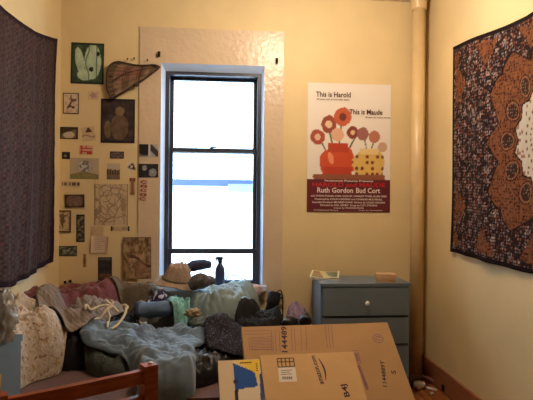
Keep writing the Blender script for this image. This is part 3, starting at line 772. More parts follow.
# local x runs from the left post to the right post, local y towards the seat's front
def cb(name, lo, hi, bev=.005): return obj(name, BX(lo, hi), MCHAIR, ch, bev=bev)
PZ = .930
for sx in (-1, 1):
    bm = BX((sx*CW/2-.021, -.019, 0), (sx*CW/2+.021, .019, PZ)); obj('rear_leg', bm, MCHAIR, ch, bev=.006)
    cb('front_leg', (sx*(CW/2-.005)-.02, .36, 0), (sx*(CW/2-.005)+.02, .40, .425))
def rail(name, z0, z1):
    bm = bmesh.new(); n = 14
    pts = [(-CW/2+.0205+(CW-.041)*i/n, -.014*math.sin(PI*i/n)*1.2) for i in range(n+1)]
    vsr = []
    for x, y in pts:
        zz_ = .006*math.sin(PI*(x/CW+.5))
        vsr.append([bm.verts.new((x, y+a, z+zz_)) for a, z in ((-.010, z0), (.010, z0), (.010, z1), (-.010, z1))])
    for a, b in zip(vsr, vsr[1:]):
        for k in range(4): bm.faces.new((a[k], a[(k+1) % 4], b[(k+1) % 4], b[k]))
    bm.faces.new(vsr[0]); bm.faces.new(vsr[-1][::-1]); obj(name, bm, MCHAIR, ch, bev=.004)
rail('top_rail', PZ-.052, PZ-.014); rail('back_slat', PZ-.125, PZ-.088); rail('back_slat', PZ-.20, PZ-.163); rail('back_slat', PZ-.275, PZ-.238)
cb('seat', (-CW/2-.012, .0195, .4255), (CW/2+.012, .43, .455), .008)
cb('seat_apron', (-CW/2+.02, .365, .36), (CW/2-.02, .385, .425)); cb('seat_apron', (-CW/2-.008, .0195, .36), (-CW/2+.012, .36, .425)); cb('seat_apron', (CW/2-.012, .0195, .36), (CW/2+.008, .36, .425))
cb('stretcher', (-CW/2-.008, .0195, .16), (-CW/2+.012, .36, .19)); cb('stretcher', (CW/2-.012, .0195, .16), (CW/2+.008, .36, .19))
bm = bmesh.new(); lathe(bm, [(.007, 0), (.007, .004), (.004, .006)], (CW/2+.004, 0, PZ+.0002), 12); obj('painted_peg_glint', bm, MKNOB, ch, True)  # white disc: the glint on the post's peg put into its colour

# ------------------------------------------------------------------ flattened cardboard boxes leaning on the bed edge
TILT = math.radians(40.0)
def slab_frame(px, py, d, yaw):
    """local x along the top edge, local y down the slope towards the camera's side, local z the outward normal"""
    y = CAM.y+d; p = at_y(px, py, y)
    ex = Vector((math.cos(yaw), math.sin(yaw), 0)); h = Vector((-ex.y, ex.x, 0))
    ey = -(h*math.cos(TILT)+Vector((0, 0, 1))*math.sin(TILT)); ez = Vector((0, 0, 1))*math.cos(TILT)-h*math.sin(TILT)
    m = Matrix((ex, -ey, ez)).transposed().to_4x4(); m.translation = p      # local y = up the slope
    return m
def solve_on(m, px, py):
    """local (x, y) on the slab's front of a seen point"""
    n = m.col[2].to_3d(); o = m.translation; r = ray(px, py); t = (o-CAM).dot(n)/r.dot(n)
    return (m.inverted() @ (CAM+r*t)).to_2d()
def TXm(m, x0, y0, x1, y1, dz=.0006):
    """text frame on a slab: baseline from (x0,y0) towards (x1,y1)"""
    a = Vector((x1-x0, y1-y0, 0)).normalized(); b = Vector((-a.y, a.x, 0))
    k = Matrix((a, b, Vector((0, 0, 1)))).transposed().to_4x4(); k.translation = Vector((x0, y0, dz)); return k

m1 = slab_frame(241.5, 327, 2.80, math.radians(4.5))
b1 = solve_on(m1, 387, 321.8); W1 = b1.x
bt = (m1.translation.z-.055)/math.sin(TILT)
big = thing('flattened_carton', 'big flattened cardboard carton leaning on the bed edge in front of the dresser', 'cardboard box'); big.matrix_world = m1
H1 = m1.translation.z/math.sin(TILT)-.055
def card_body(name, W, H, th, parent, m_=MCARD):
    o = obj(name, BX((0, -H, -th), (W, 0, 0)), m_, parent, bev=.004)
    return o
TH1 = .045
card_body('carton_body', W1, H1, TH1, big)
def rule(bm, m, a, b, wd=.0035, z=.0004):
    p, q = solve_on(m, *a), solve_on(m, *b); d = (q-p).normalized()*0.5*wd; n = Vector((-d.y, d.x))
    v_ = [bm.verts.new((k.x, k.y, z)) for k in (p-n, q-n, q+n, p+n)]; bm.faces.new(v_)
bm = bmesh.new()
for x in (271, 275, 279): rule(bm, m1, (x, 330), (x+1.2, 352))
for x in (291, 294): rule(bm, m1, (x, 326), (x+1.5, 351))
for x in (300.5, 305.5): rule(bm, m1, (x, 326), (x+1.5, 351), .003)
for x in (325, 328, 331): rule(bm, m1, (x, 324.5), (x+2.5, 348))
for y in (331, 334.5): rule(bm, m1, (244, y), (270, y-.6), .003)
for a, b in (((249, 338), (273, 336.5)), ((249, 338), (249.5, 350)), ((249.5, 350), (273.5, 350)), ((273, 336.5), (273.5, 350))): rule(bm, m1, a, b, .003)
for y in np.arange(339, 350, 1.5): rule(bm, m1, (250.5, y), (272, y-.5), .0035)
for a, b in (((352, 351), (357.5, 350.5)), ((357.5, 350.5), (361, 363)), ((361, 363), (355, 363.5)), ((355, 363.5), (352, 351))): rule(bm, m1, a, b, .004)
rule(bm, m1, (355.5, 353), (358, 361.5), .018); rule(bm, m1, (358.5, 365), (367.5, 389), .016)
rule(bm, m1, (365.5, 388), (368, 388), .02)
obj('printed_rules', bm, MINK, big)
items = []
def vt(s, m, a, b, h=None, wd=None):
    p, q = solve_on(m, *a), solve_on(m, *b); items.append((s, TXm(m, p.x, p.y, q.x, q.y), h, (q-p).length, 'L'))
vt('144489', m1, (287.5, 352.5), (286.3, 326.5), .030)
vt('1144889T', m1, (387, 387), (384.2, 361), .022)
vt('S', m1, (396, 374.5), (395.3, 370.5), .024)
text_parts('printed_numbers', items, MINKD, big)
ec = solve_on(m1, 378, 338.5)
bm = bmesh.new()
def ring(bm, c, r0, r1, a0=0, a1=2*PI, n=36, z=.0005):
    pr_ = None
    for k in range(n+1):
        t = a0+(a1-a0)*k/n; v_ = [bm.verts.new((c[0]+r*math.cos(t), c[1]+r*math.sin(t), z)) for r in (r0, r1)]
        if pr_: bm.faces.new((pr_[0], pr_[1], v_[1], v_[0]))
        pr_ = v_
ring(bm, ec, .025, .031); ring(bm, ec, .010, .016, PI*.2, PI*1.75)
v_ = [bm.verts.new((ec.x+a, ec.y+b, .0005)) for a, b in ((.002, .002), (.020, .004), (.012, .016))]; bm.faces.new(v_)
obj('round_emblem', bm, MINK, big)

def resting(px, py, yaw, gap):
    """the frame of a carton whose back lies on the big carton's front"""
    n1 = m1.col[2].to_3d(); lo, hi = 2.2, 3.0
    for _ in range(40):
        d = (lo+hi)/2; m = slab_frame(px, py, d, yaw)
        if (m.translation-m1.translation).dot(n1) > gap: lo = d
        else: hi = d
    return slab_frame(px, py, lo, yaw)
m2 = resting(260, 355.4, math.radians(4.5), .0535)
b2 = solve_on(m2, 353, 350.3); W2 = b2.x
H2 = m2.translation.z/math.sin(TILT)-.061
sm = thing('shipping_carton', 'smaller tan shipping carton with white address label, leaning on the big carton', 'cardboard box'); sm.matrix_world = m2
card_body('carton_body', W2, H2, .05, sm, MCARDE)
items = []
vt('amazon.com', m2, (324, 384), (314.5, 355.5), .026); vt('B4J', m2, (350, 396.5), (345.5, 384), .028)
text_parts('printed_lettering', items, MINKD, sm)
bm = bmesh.new()
p, q = solve_on(m2, 328, 380), solve_on(m2, 320.5, 358)
prev = None
for k in range(13):
    t = k/12; a = p.lerp(q, t); d = (q-p).normalized(); n_ = Vector((d.y, -d.x)); c_ = a+n_*(.012*math.sin(PI*t)-.012); wv = .0015+.003*math.sin(PI*t)
    v_ = [bm.verts.new((c_.x+n_.x*s*wv, c_.y+n_.y*s*wv, .0005)) for s in (-1, 1)]
    if prev: bm.faces.new((prev[0], prev[1], v_[1], v_[0]))
    prev = v_
obj('smile_mark', bm, MINKD, sm)
bm = bmesh.new()
for a, b in (((277, 358.6), (293.5, 358)), ((293.5, 358), (294.6, 366.5)), ((294.6, 366.5), (278.3, 367.2)), ((278.3, 367.2), (277, 358.6)), ((281, 358.6), (282.2, 367)), ((285, 358.5), (286.2, 367)), ((289, 358.3), (290.2, 367)), ((277.5, 362), (294, 361.5))): rule(bm, m2, a, b, .005)
obj('printed_panel', bm, MINKD, sm)
bm = bmesh.new()
v_ = [bm.verts.new((*solve_on(m2, a, b), .0004)) for a, b in ((279.3, 382.2), (297.2, 381.4), (295, 367), (278, 367.8))]; bm.faces.new(v_)
lb = obj('address_label', bm, MPAPER, sm)
bm = bmesh.new()
for y, x1 in ((370.5, 292), (372.5, 290), (374.5, 292)): rule(bm, m2, (281, y), (x1, y-.4), .003, .0008)
for k in range(9): rule(bm, m2, (283+k*1.1, 379.4), (282.8+k*1.1, 376.6), .0025 if k % 2 else .004, .0008)
obj('barcode', bm, MINKD, lb)

m3 = resting(218, 360.8, math.radians(4.5), .0535)
b3 = solve_on(m3, 259.6, 359.8); W3 = b3.x; H3 = m3.translation.z/math.sin(TILT)-.061
pk = thing('printed_carton', 'cream carton printed blue and yellow, left of the shipping carton', 'cardboard box'); pk.matrix_world = m3
Kf = [solve_on(m3, *p) for p in ((233.3, 364), (254.8, 372.8), (258, 386.3), (235, 389.9))]
Ky = [solve_on(m3, *p) for p in ((233.0, 360.2), (260.5, 359.5), (257.3, 385.8), (254.8, 372.6))]
Kw = [solve_on(m3, *p) for p in ((234.8, 389.8), (238.2, 389.8), (238.4, 410), (235.2, 410))]
Kb = [solve_on(m3, *p) for p in ((259.4, 374), (263.5, 374), (264.5, 410), (261, 410))]
Ko = solve_on(m3, 235.4, 381.5)
def p_pack(u, v):
    x, y = u*W3, (v-1)*H3
    if (x-Ko.x)**2+(y-Ko.y)**2 < .011**2: return (52, 56, 70)
    if inpoly(x, y, Kw): return (58, 46, 42)
    if inpoly(x, y, Kf): return (44, 84, 150)
    if inpoly(x, y, Ky): return (236, 200, 70)
    if inpoly(x, y, Kb): return (62, 84, 130)
    if seg(x, y, Kf[0], Kf[1]) < .004: return (40, 46, 60)
    return (214, 192, 158) if x < Kf[0].x else (222, 204, 176)
sheet('printed_front', lambda u, v: (u*W3, (v-1)*H3, 0), 66, 140, p_pack, (0, 0, -.0012), MPRT, pk)
obj('carton_body', BX((0, -H3, -.05), (W3, 0, -.0013)), MCARD, pk, bev=.002)
bm = bmesh.new()
for k in range(7): rule(bm, m3, (240+k*1.7, 363.6-k*.1), (241.2+k*1.7, 362.4-k*.1), .006)
for k in range(4): rule(bm, m3, (256+k*.1, 364+k*2.2), (257.4+k*.1, 363.6+k*2.2), .006)
obj('printed_marks', bm, MINKD, pk)

# ------------------------------------------------------------------ litter in the right corner
def scrap(name, label, cat, px, py, sx, sy, sz, rz, m, amp=.25):
    p = at_z(px, py, 0.01)
    bm = bmesh.new(); bmesh.ops.create_icosphere(bm, subdivisions=3, radius=1)
    for v_ in bm.verts:
        d = v_.co.copy(); k = 1+amp*fbm(d.x*1.7+px, d.y*1.7, d.z*1.7)
        e = lambda t: math.copysign(abs(t)**.6, t)
        v_.co = Vector((e(d.x)*sx*k, e(d.y)*sy*k, e(d.z)*sz*k))
    z0 = min(v_.co.z for v_ in bm.verts)
    for v_ in bm.verts: v_.co.z -= z0
    o = obj(name, bm, m, None, True); o.location = (p.x, p.y, .001); o.rotation_euler = (0, 0, rz)
    return tag(o, label, cat)
MWHT = mat('soiled_white', S(214, 206, 190), .7, .12, 25, .4, 60)
MMAU = mat('mauve_card', S(150, 106, 106), .8, .2, 20)
scrap('crumpled_tissue', 'crumpled whitish tissue on the floor by the pipe foot', 'tissue', 419, 387.5, .045, .03, .026, .4, MWHT)
scrap('white_stick', 'thin white stick lying on the floor beside the crumpled tissue', 'stick', 430, 388.5, .055, .010, .009, -.75, MWHT, .05)
scrap('mauve_carton_scrap', 'mauve cardboard strip on the floor along the baseboard', 'cardboard scrap', 437, 383, .12, .026, .016, -1.05, MMAU, .1)
scrap('black_sock', 'small black sock balled up by the right baseboard', 'sock', 448, 391, .05, .03, .03, .5, MBLACK)
scrap('dark_rag', 'dark rag on the floor between the dresser and the pipe', 'rag', 407, 386, .03, .05, .04, .2, mat('dark_rag_cloth', S(62, 52, 46), .9, .3, 30, .4, 60))
scrap('pale_crumb', 'pale crumb on the floor in front of the white stick', 'crumb', 432, 393.5, .012, .010, .008, .2, MWHT)
# ------------------------------------------------------------------ bed along the back wall
BX0, BX1, BY0, BY1, BZ = XL+.045, .645, -1.42, -.085, .40
bed = thing('bed', 'low bed with maroon sheet under the window, heaped with bedding and clothes', 'bed', ((BX0+BX1)/2, (BY0+BY1)/2, 0))
def bb(name, lo, hi, m, bev, parent=None):
    c = bed.location; return obj(name, BX((lo[0]-c.x, lo[1]-c.y, lo[2]), (hi[0]-c.x, hi[1]-c.y, hi[2])), m, parent or bed, bev=bev)
MSHEET = mat('maroon_sheet', S(98, 68, 62), .9, .12, 9, .35, 60, sheen=.2)
MBEDW = wood_mat('bed_wood', S(70, 46, 32), S(96, 62, 42), 3, .5)
bb('bed_base', (BX0, BY0+.01, .12), (BX1, BY1, .20), MBEDW, .006)
for x in (BX0+.01, BX1-.07):
    for y in (BY0+.02, BY1-.07): bb('leg', (x, y, 0), (x+.06, y+.06, .1199), MBEDW, .004)
bb('mattress', (BX0, BY0, .2005), (BX1, BY1, BZ), MSHEET, .035)

# height map of the bed, so that every piece lies on what is under it
CS = .0125; GX0, GY0 = XL-.02, -1.62; NX, NY = int((.85-GX0)/CS), int((.06-GY0)/CS)
H = np.full((NY, NX), 0.0)
iy0, iy1 = int((BY0-GY0)/CS), int((BY1+.09-GY0)/CS); ix1 = int((BX1-GX0)/CS)
H[iy0:iy1, :ix1] = BZ+.002
def blur(A, n):
    for _ in range(n):
        P = np.pad(A, 1, mode='edge')
        A = (P[:-2, 1:-1]+P[2:, 1:-1]+P[1:-1, :-2]+P[1:-1, 2:]+P[1:-1, 1:-1]*2)/6
    return A
def mx3(A):
    P = np.pad(A, 1, mode='edge'); return np.max([P[a:a+A.shape[0], b:b+A.shape[1]] for a in range(3) for b in range(3)], axis=0)
def sampleH(A, x, y):
    fx, fy = (x-GX0)/CS, (y-GY0)/CS; i = int(max(0, min(NX-2, fx))); j = int(max(0, min(NY-2, fy))); a, b = fx-i, fy-j
    a = max(0, min(1, a)); b = max(0, min(1, b))
    return (A[j, i]*(1-a)+A[j, i+1]*a)*(1-b)+(A[j+1, i]*(1-a)+A[j+1, i+1]*a)*b
def closed_path(P, n):
    P = [Vector((p[0], p[1], 0)) for p in P]; m = len(P); out = []
    for i in range(m):
        p0, p1, p2, p3 = P[i-1], P[i], P[(i+1) % m], P[(i+2) % m]
        for k in range(10):
            t = k/10; out.append(.5*((2*p1)+(p2-p0)*t+(2*p0-5*p1+4*p2-p3)*t*t+(3*p1-p0-3*p2+p3)*t**3))
    L = [0]
    for a, b in zip(out, out[1:]+out[:1]): L.append(L[-1]+(b-a).length)
    res = []; k = 0
    for i in range(n):
        s = L[-1]*i/n
        while L[k+1] < s: k += 1
        t = (s-L[k])/(L[k+1]-L[k]+1e-9); res.append(out[k].lerp(out[(k+1) % len(out)], t))
    return res
def heap(name, foot, T_, m, seed=0, soft=.35, power=2.0, fold=(.03, .11, 0.3), wr=.02, settle=6, bumps=(), tmin=.022, nr=42, na=150, paint=None, ragged=.03, parent=None, crease=.012, drop=None):
    """a piece of cloth lying in a heap: footprint (x, y) list, thickness T_, folds = (height, spacing, direction)"""
    global H
    B = closed_path(foot, na); c = sum(B, Vector())/na
    Hs = np.maximum(blur(mx3(H), settle), mx3(H))+.003
    fa, fl, fd = fold; cd_, sd_ = math.cos(fd), math.sin(fd)
    bm = bmesh.new(); topv, botv = [], []; cols = []
    def pt(r, k):
        b = B[k % na]; rg = 1+ragged*fbm(b.x*9+seed, b.y*9, 1.3)
        return c+(b-c)*r*rg
    info = []
    for i in range(nr+1):
        r = 1-(1-i/nr)**1.35
        info.append([(pt(r, k), r) for k in range(na)] if i else [(c.copy(), 0)])
    def zz(p, r):
        p.x = min(.620, max(XL+.02, p.x)); p.y = min(-.022 if p.z == 0 else p.y, p.y)
        base = sampleH(Hs, p.x, p.y)
        e = max(0, min(1, (1-r)/soft)); prof = (1-(1-e)**power)**(1/power)
        s = p.x*cd_+p.y*sd_+.06*fbm(p.x*4+seed, p.y*4, 2.2); q = -p.x*sd_+p.y*cd_
        ph_ = s/fl+.35*fbm(p.x*3+seed*1.7, p.y*3, .4); f1 = abs(math.sin(PI*ph_))**.9
        amp = .55+.8*fbm(s*3+seed, q*2.2, 5.1)
        s2 = q+.4*s+.05*fbm(p.x*7, p.y*7, seed); f2 = abs(math.sin(PI*s2/(fl*.62)))
        big_ = fbm(p.x*3.3+seed*3.1, p.y*3.3, seed); sm_ = fbm(p.x*13+seed, p.y*13, seed*2.0); cr = 1-min(1, abs(fbm(p.x*10-seed, p.y*10, seed+4))*5)
        big_ = max(-1, min(1, big_)); amp = max(0, min(1.2, amp))
        d_ = prof*(fa*amp*f1+.5*fa*f2*max(0, .5+big_)+wr*sm_-crease*cr)
        for bx_, by_, br_, bh_ in bumps: d_ += bh_*math.exp(-((p.x-bx_)**2+(p.y-by_)**2)/(br_*br_))*prof
        z1 = BZ+T_*(1+.16*big_)*prof+d_
        z2 = base+tmin*prof+d_*.6
        k_ = .03; hh = max(0, min(1, .5+.5*(z1-z2)/k_)); zt = z2+(z1-z2)*hh+k_*hh*(1-hh)*prof
        return base, max(base+.006*prof+.002, zt)
    for i, rg in enumerate(info):
        rt_, rb_ = [], []
        for p, r in rg:
            lo, hi = zz(p, r); rt_.append(bm.verts.new((p.x, p.y, hi)))
            if r >= .999: rt_[-1].co.z = lo+.004
            rb_.append((p.x, p.y, lo))
        topv.append(rt_); botv.append(rb_)
    for k in range(na): bm.faces.new((topv[0][0], topv[1][k], topv[1][(k+1) % na]))
    for a, b in zip(topv[1:], topv[2:]):
        for k in range(na): bm.faces.new((a[k], b[k], b[(k+1) % na], a[(k+1) % na]))
    step = 2; bv = [[bm.verts.new(q) for q in botv[0]]]
    rows = list(range(1, nr+1, 1))
    for i in rows: bv.append([bm.verts.new(q) for q in botv[i]])
    for k in range(na): bm.faces.new((bv[0][0], bv[1][(k+1) % na], bv[1][k]))
    for a, b in zip(bv[1:], bv[2:]):
        for k in range(na): bm.faces.new((a[k], a[(k+1) % na], b[(k+1) % na], b[k]))
    for k in range(na): bm.faces.new((topv[-1][k], bv[-1][k], bv[-1][(k+1) % na], topv[-1][(k+1) % na]))
    N = np.full_like(H, -1)
    P = np.array([v_.co[:] for row in topv for v_ in row])
    for dx in (-.4, .4):
        for dy in (-.4, .4):
            I = np.clip(((P[:, 0]-GX0)/CS+dx).astype(int), 0, NX-1); J = np.clip(((P[:, 1]-GY0)/CS+dy).astype(int), 0, NY-1)
            np.maximum.at(N, (J, I), P[:, 2])
    if paint: cols = [(*S(*paint(v_.co.x-c.x, v_.co.y-c.y, v_.co.z)), 1) for v_ in bm.verts]
    o = obj(name, bm, m, parent, True)
    if paint: set_col(o.data, cols)
    H = np.maximum(H, np.maximum(N, 0))
    return o
def G(z, *pp): return [tuple(at_z(a, b, z)[:2]) for a, b in pp]
def XD(*pp): return [(at_y(px, 330, -3.9954+d).x, -3.9954+d) for px, d in pp]      # (pixel column, distance) -> ground point

MSLATE = mat('slate_comforter', S(99, 116, 129), .7, .08, 5, .6, 17, sheen=.3)
MDGREY = mat('dark_grey_cotton', S(66, 70, 66), .9, .15, 8, .5, 50)
MRED = mat('maroon_wool', S(112, 50, 46), .95, .18, 14, .6, 80, sheen=.3)
MTAUPE = mat('taupe_blanket', S(142, 126, 112), .92, .12, 10, .5, 60, sheen=.2)
MOLIVE = mat('olive_canvas', S(106, 92, 72), .85, .12, 12, .5, 70)
MSAGE = mat('sage_nylon', S(122, 138, 138), .5, .08, 7, .5, 18)
MGREEN = mat('grey_green_fleece', S(88, 92, 80), .9, .14, 8, .5, 60)
MJEAN = mat('worn_denim', S(96, 116, 136), .85, .14, 18, .5, 120)
MTEAL = mat('teal_mesh', S(122, 172, 160), .7, .22, 40, .6, 120)
MTANC = mat('tan_suede', S(166, 140, 116), .85, .12, 16, .5, 60)
MNAVY = mat('navy_cloth', S(46, 48, 66), .8, .2, 14, .5, 60)
MFUZZ = mat('grey_brown_fleece', S(92, 84, 80), .95, .25, 24, .8, 70)
MPINK = mat('pinkish_tissue', S(206, 178, 174), .85, .08, 12, .4, 50)
MCORD = mat('cream_cord', S(214, 200, 168), .8, .1, 60, .4, 200)
MPURP = mat('mauve_print', S(128, 104, 118), .9, .25, 30, .5, 90)

def pattern(name, base, layers, rough=.92, bump=.5, bscale=70):
    """3-D noise / cell patterns over a base colour: layers = (kind, scale, threshold, colour)"""
    m = mat(name, base, rough, .06, 8, bump, bscale, spec=.15); nt = m.node_tree; b = nt.nodes['Principled BSDF']
    out = b.inputs['Base Color'].links[0].from_socket; tc = nt.nodes.new('ShaderNodeTexCoord')
    for kind, sc_, th_, col in layers:
        if kind == 'n': t = nt.nodes.new('ShaderNodeTexNoise'); t.inputs['Detail'].default_value = 2; o_ = t.outputs['Fac']
        elif kind == 'v': t = nt.nodes.new('ShaderNodeTexVoronoi'); o_ = t.outputs['Distance']
        else: t = nt.nodes.new('ShaderNodeTexWave'); t.inputs['Distortion'].default_value = 2; t.bands_direction = 'DIAGONAL'; o_ = t.outputs['Fac']
        t.inputs['Scale'].default_value = sc_; nt.links.new(tc.outputs['Object'], t.inputs['Vector'])
        r = nt.nodes.new('ShaderNodeValToRGB'); e = r.color_ramp.elements
        e[0].position = max(0, th_-.02); e[1].position = min(1, th_+.02)
        if kind == 'v': e[0].color = (1, 1, 1, 1); e[1].color = (0, 0, 0, 1)
        else: e[0].color = (0, 0, 0, 1); e[1].color = (1, 1, 1, 1)
        nt.links.new(o_, r.inputs['Fac'])
        x = nt.nodes.new('ShaderNodeMix'); x.data_type = 'RGBA'; nt.links.new(r.outputs['Color'], x.inputs[0]); nt.links.new(out, x.inputs[6]); x.inputs[7].default_value = (*col, 1); out = x.outputs[2]
    nt.links.new(out, b.inputs['Base Color']); return m
MFLORAL = pattern('floral_cotton', S(194, 178, 158), [('n', 46, .62, S(176, 148, 98)), ('n', 33, .62, S(156, 120, 100)), ('n', 28, .60, S(206, 194, 176)), ('v', 52, .10, S(134, 118, 84))])
MDOTS = pattern('dotted_cotton', S(50, 48, 54), [('v', 60, .26, S(96, 90, 104))])
MSTRIPE = pattern('striped_wool', S(140, 124, 110), [('w', 14, .80, S(124, 108, 95))])
MBUNDLE = pattern('patterned_silk', S(50, 46, 70), [('n', 30, .56, S(196, 196, 208)), ('n', 22, .62, S(74, 58, 110))])
# bottom layer first
o = heap('bunched_black_sweater', XD((50, 3.06), (72, 3.02), (96, 3.1), (98, 3.5), (80, 3.72), (54, 3.62), (42, 3.3)), .170, MBLACK, 3, .3, 2.4, (.03, .09, .8)); tag(o, 'black sweater bunched in the hollow between the floral quilt and the comforter', 'sweater')
o = heap('grey_sack', XD((84, 3.06), (96, 2.90), (116, 2.84), (134, 2.90), (138, 3.1), (100, 3.2)), .120, MDGREY, 9, .6, 2.2, (.012, .08, 1.0), .02); tag(o, 'rounded dark grey cloth bundle bulging out below the comforter', 'bundle')
o = heap('black_bag', XD((92, 3.2), (134, 3.16), (142, 3.34), (136, 3.56), (104, 3.52), (88, 3.36)), .190, MBLACK, 14, .35, 2.4, (.025, .1, .2)); tag(o, 'black bag lying under the loose cream cord', 'bag')
o = heap('leather_jacket', XD((168, 2.84), (188, 2.68), (222, 2.80), (246, 3.0), (240, 3.25), (200, 3.3), (172, 3.1)), .120, MLEATH, 21, .4, 2.2, (.035, .085, 2.2), .018, crease=.03); tag(o, 'shiny black jacket crumpled on the sheet right of the comforter', 'jacket')
o = heap('slate_comforter', XD((80, 3.05), (96, 3.0), (118, 2.92), (136, 2.78), (140, 2.57), (166, 2.55), (192, 2.59), (196, 2.75), (196, 2.95), (216, 3.05), (232, 3.22), (214, 3.38), (170, 3.30), (130, 3.28), (94, 3.28)), .170, MSLATE, 5, .34, 2.4, (.050, .15, 1.0), .012, settle=16, nr=64, na=240, crease=.003); tag(o, 'big slate blue comforter rumpled across the front of the bed', 'comforter')
# back left corner
o = heap('white_pillow', [(-1.25, -.06), (-.86, -.06), (-.84, -.36), (-.96, -.5), (-1.25, -.5)], .280, mat('cream_pillow', S(190, 172, 150), .9, .06), 31, .5, 2.2, (.01, .15, 0), .008); tag(o, 'cream pillow buried under the maroon blanket in the back corner', 'pillow')
o = heap('maroon_blanket', [(-1.42, .12), (-1.0, .14), (-.74, .12), (-.72, -.14), (-.84, -.38), (-1.02, -.52), (-1.10, -.80), (-1.42, -.92)], .360, MRED, 33, .35, 2.2, (.02, .12, .5), settle=12); tag(o, 'maroon blanket heaped in the back left corner of the bed', 'blanket')
o = heap('floral_quilt', [(-1.40, -.84), (-1.12, -.80), (-.985, -.80), (-.935, -.92), (-.95, -1.06), (-1.04, -1.16), (-1.10, -1.32), (-1.40, -1.40)], .340, MFLORAL, 41, .42, 2.3, (.03, .11, .5), .02, settle=4, ragged=.05, nr=80, na=200); tag(o, 'cream and ochre floral quilt tumbling down beside the nightstand', 'quilt')
o = heap('taupe_blanket', XD((36, 3.20), (56, 3.04), (82, 3.10), (98, 3.26), (118, 3.46), (127, 3.58), (118, 3.64), (90, 3.54), (62, 3.38), (42, 3.32)), .290, MSTRIPE, 44, .35, 2.2, (.035, .10, 2.0), .015, settle=10); tag(o, 'taupe striped blanket bunched between the maroon blanket and the cream cord', 'blanket')
# middle, below the window
o = heap('grey_shirt', XD((134, 3.56), (160, 3.48), (184, 3.58), (184, 3.86), (140, 3.76), (130, 3.68)), .250, mat('pale_grey_cotton', S(134, 134, 126), .9, .08, 10, .4, 60), 51, .35, 2.2, (.03, .09, .4)); tag(o, 'pale grey shirt crumpled behind the denim roll, below the sepia print', 'shirt')
o = heap('olive_coat', XD((106, 3.84), (124, 3.74), (150, 3.74), (166, 3.80), (164, 3.92), (130, 3.925), (108, 3.92)), .37, MOLIVE, 55, .6, 2.0, (.02, .08, 1.3), .01, settle=4, crease=.004); tag(o, 'olive brown coat sleeve stretched along the wall up to the window', 'coat')
o = heap('sage_sleeping_bag', XD((186, 3.45), (204, 3.30), (232, 3.30), (254, 3.40), (261, 3.66), (256, 3.88), (200, 3.90), (184, 3.7)), .380, MSAGE, 58, .55, 2.2, (.030, .085, 2.6), .012, settle=8, nr=60, na=200, crease=.006); tag(o, 'puffy sage sleeping bag mounded against the window sill', 'sleeping bag')
o = heap('olive_fleece', XD((188, 3.26), (200, 3.12), (222, 3.08), (244, 3.10), (246, 3.17), (226, 3.21), (200, 3.28)), .150, MGREEN, 63, .5, 2.2, (.03, .09, 1.9), .015, settle=8); tag(o, 'grey-green fleece folded at the foot of the sleeping bag', 'fleece')
o = heap('dotted_shirt', XD((204, 3.10), (212, 2.92), (236, 2.90), (248, 3.0), (246, 3.18), (220, 3.18)), .090, MDOTS, 67, .4, 2.2, (.03, .07, .9), .02); tag(o, 'dark shirt with pale mauve dots beside the carton corner', 'shirt')
o = heap('black_coat', XD((234, 3.26), (262, 3.20), (280, 3.30), (284, 3.52), (262, 3.60), (248, 3.46)), .230, MBLACK, 71, .4, 2.2, (.03, .09, .5)); tag(o, 'black coat lying in the shade right of the sleeping bag', 'coat')
o = heap('mauve_print_cloth', XD((284, 3.56), (290, 3.42), (308, 3.38), (314, 3.6), (313, 3.84), (288, 3.86)), .130, MPURP, 77, .5, 2.0, (.025, .08, .3), bumps=((.47, -.22, .18, .09),)); tag(o, 'mauve printed cloth heaped between the bed head and the dresser', 'cloth')
# things on top
def up(x, y): return sampleH(H, x, y)
def settle(root, raster=True):
    """lower or raise a thing until it just rests on what lies below it"""
    global H
    bpy.context.view_layer.update()
    P = np.array([(o.matrix_world @ v_.co)[:] for o in [root]+list(root.children) if o.type == 'MESH' for v_ in o.data.vertices])
    dz = max(sampleH(H, p[0], p[1])-p[2] for p in P)+.002
    root.location.z += dz; P[:, 2] += dz
    if raster:
        I = np.clip(((P[:, 0]-GX0)/CS).astype(int), 0, NX-1); J = np.clip(((P[:, 1]-GY0)/CS).astype(int), 0, NY-1)
        N = np.zeros_like(H); np.maximum.at(N, (J, I), P[:, 2]); N = mx3(N)*(mx3(N) > 0); H = np.maximum(H, N)
    return root
def sweep(name, pts, rads, m, n=20, wr=.12, flat=1.0, seed=0, parent=None, div=10):
    P = smooth_path(pts, div); k = len(P)-1; R_ = []
    for i in range(k+1):
        t = i/k*(len(rads)-1); a = min(int(t), len(rads)-2); R_.append(rads[a]+(rads[a+1]-rads[a])*(t-a))
    bm = bmesh.new(); tube(bm, P, R_, n, True, flat); bm.normal_update()
    for v_ in bm.verts:
        q = v_.co; v_.co = q+v_.normal*(wr*R_[0])*(fbm(q.x*16+seed, q.y*16, q.z*16)+.6*fbm(q.x*40+seed, q.y*40, q.z*40))
    return obj(name, bm, m, parent, True)
def pxd(px, py, d): return at_y(px, py, -3.9954+d)
# denim trouser leg rolled up, with its dark open end
jr = sweep('denim_roll', [pxd(138, 313, 3.42), pxd(150, 312, 3.42), pxd(163, 311, 3.40), pxd(174, 309, 3.42)], [.055, .060, .058, .05], MJEAN, 22, .10, .85, 3); tag(jr, 'rolled denim trouser leg lying in front of the patterned bundle', 'jeans')
bm = bmesh.new(); e0, e1 = pxd(135, 313, 3.42), pxd(139.5, 313, 3.42); tube(bm, [e0, e1], [.060, .062], 20); obj('turned_cuff', bm, MNAVY, jr, True); settle(jr)
o = heap('patterned_scarf', XD((147, 3.55), (158, 3.46), (170, 3.5), (172, 3.62), (158, 3.68), (148, 3.64)), .360, MBUNDLE, 81, .6, 2, (.02, .06, .4), .02, settle=3, na=110, nr=34); tag(o, 'balled scarf patterned in white, violet and black below the tan hat', 'scarf')
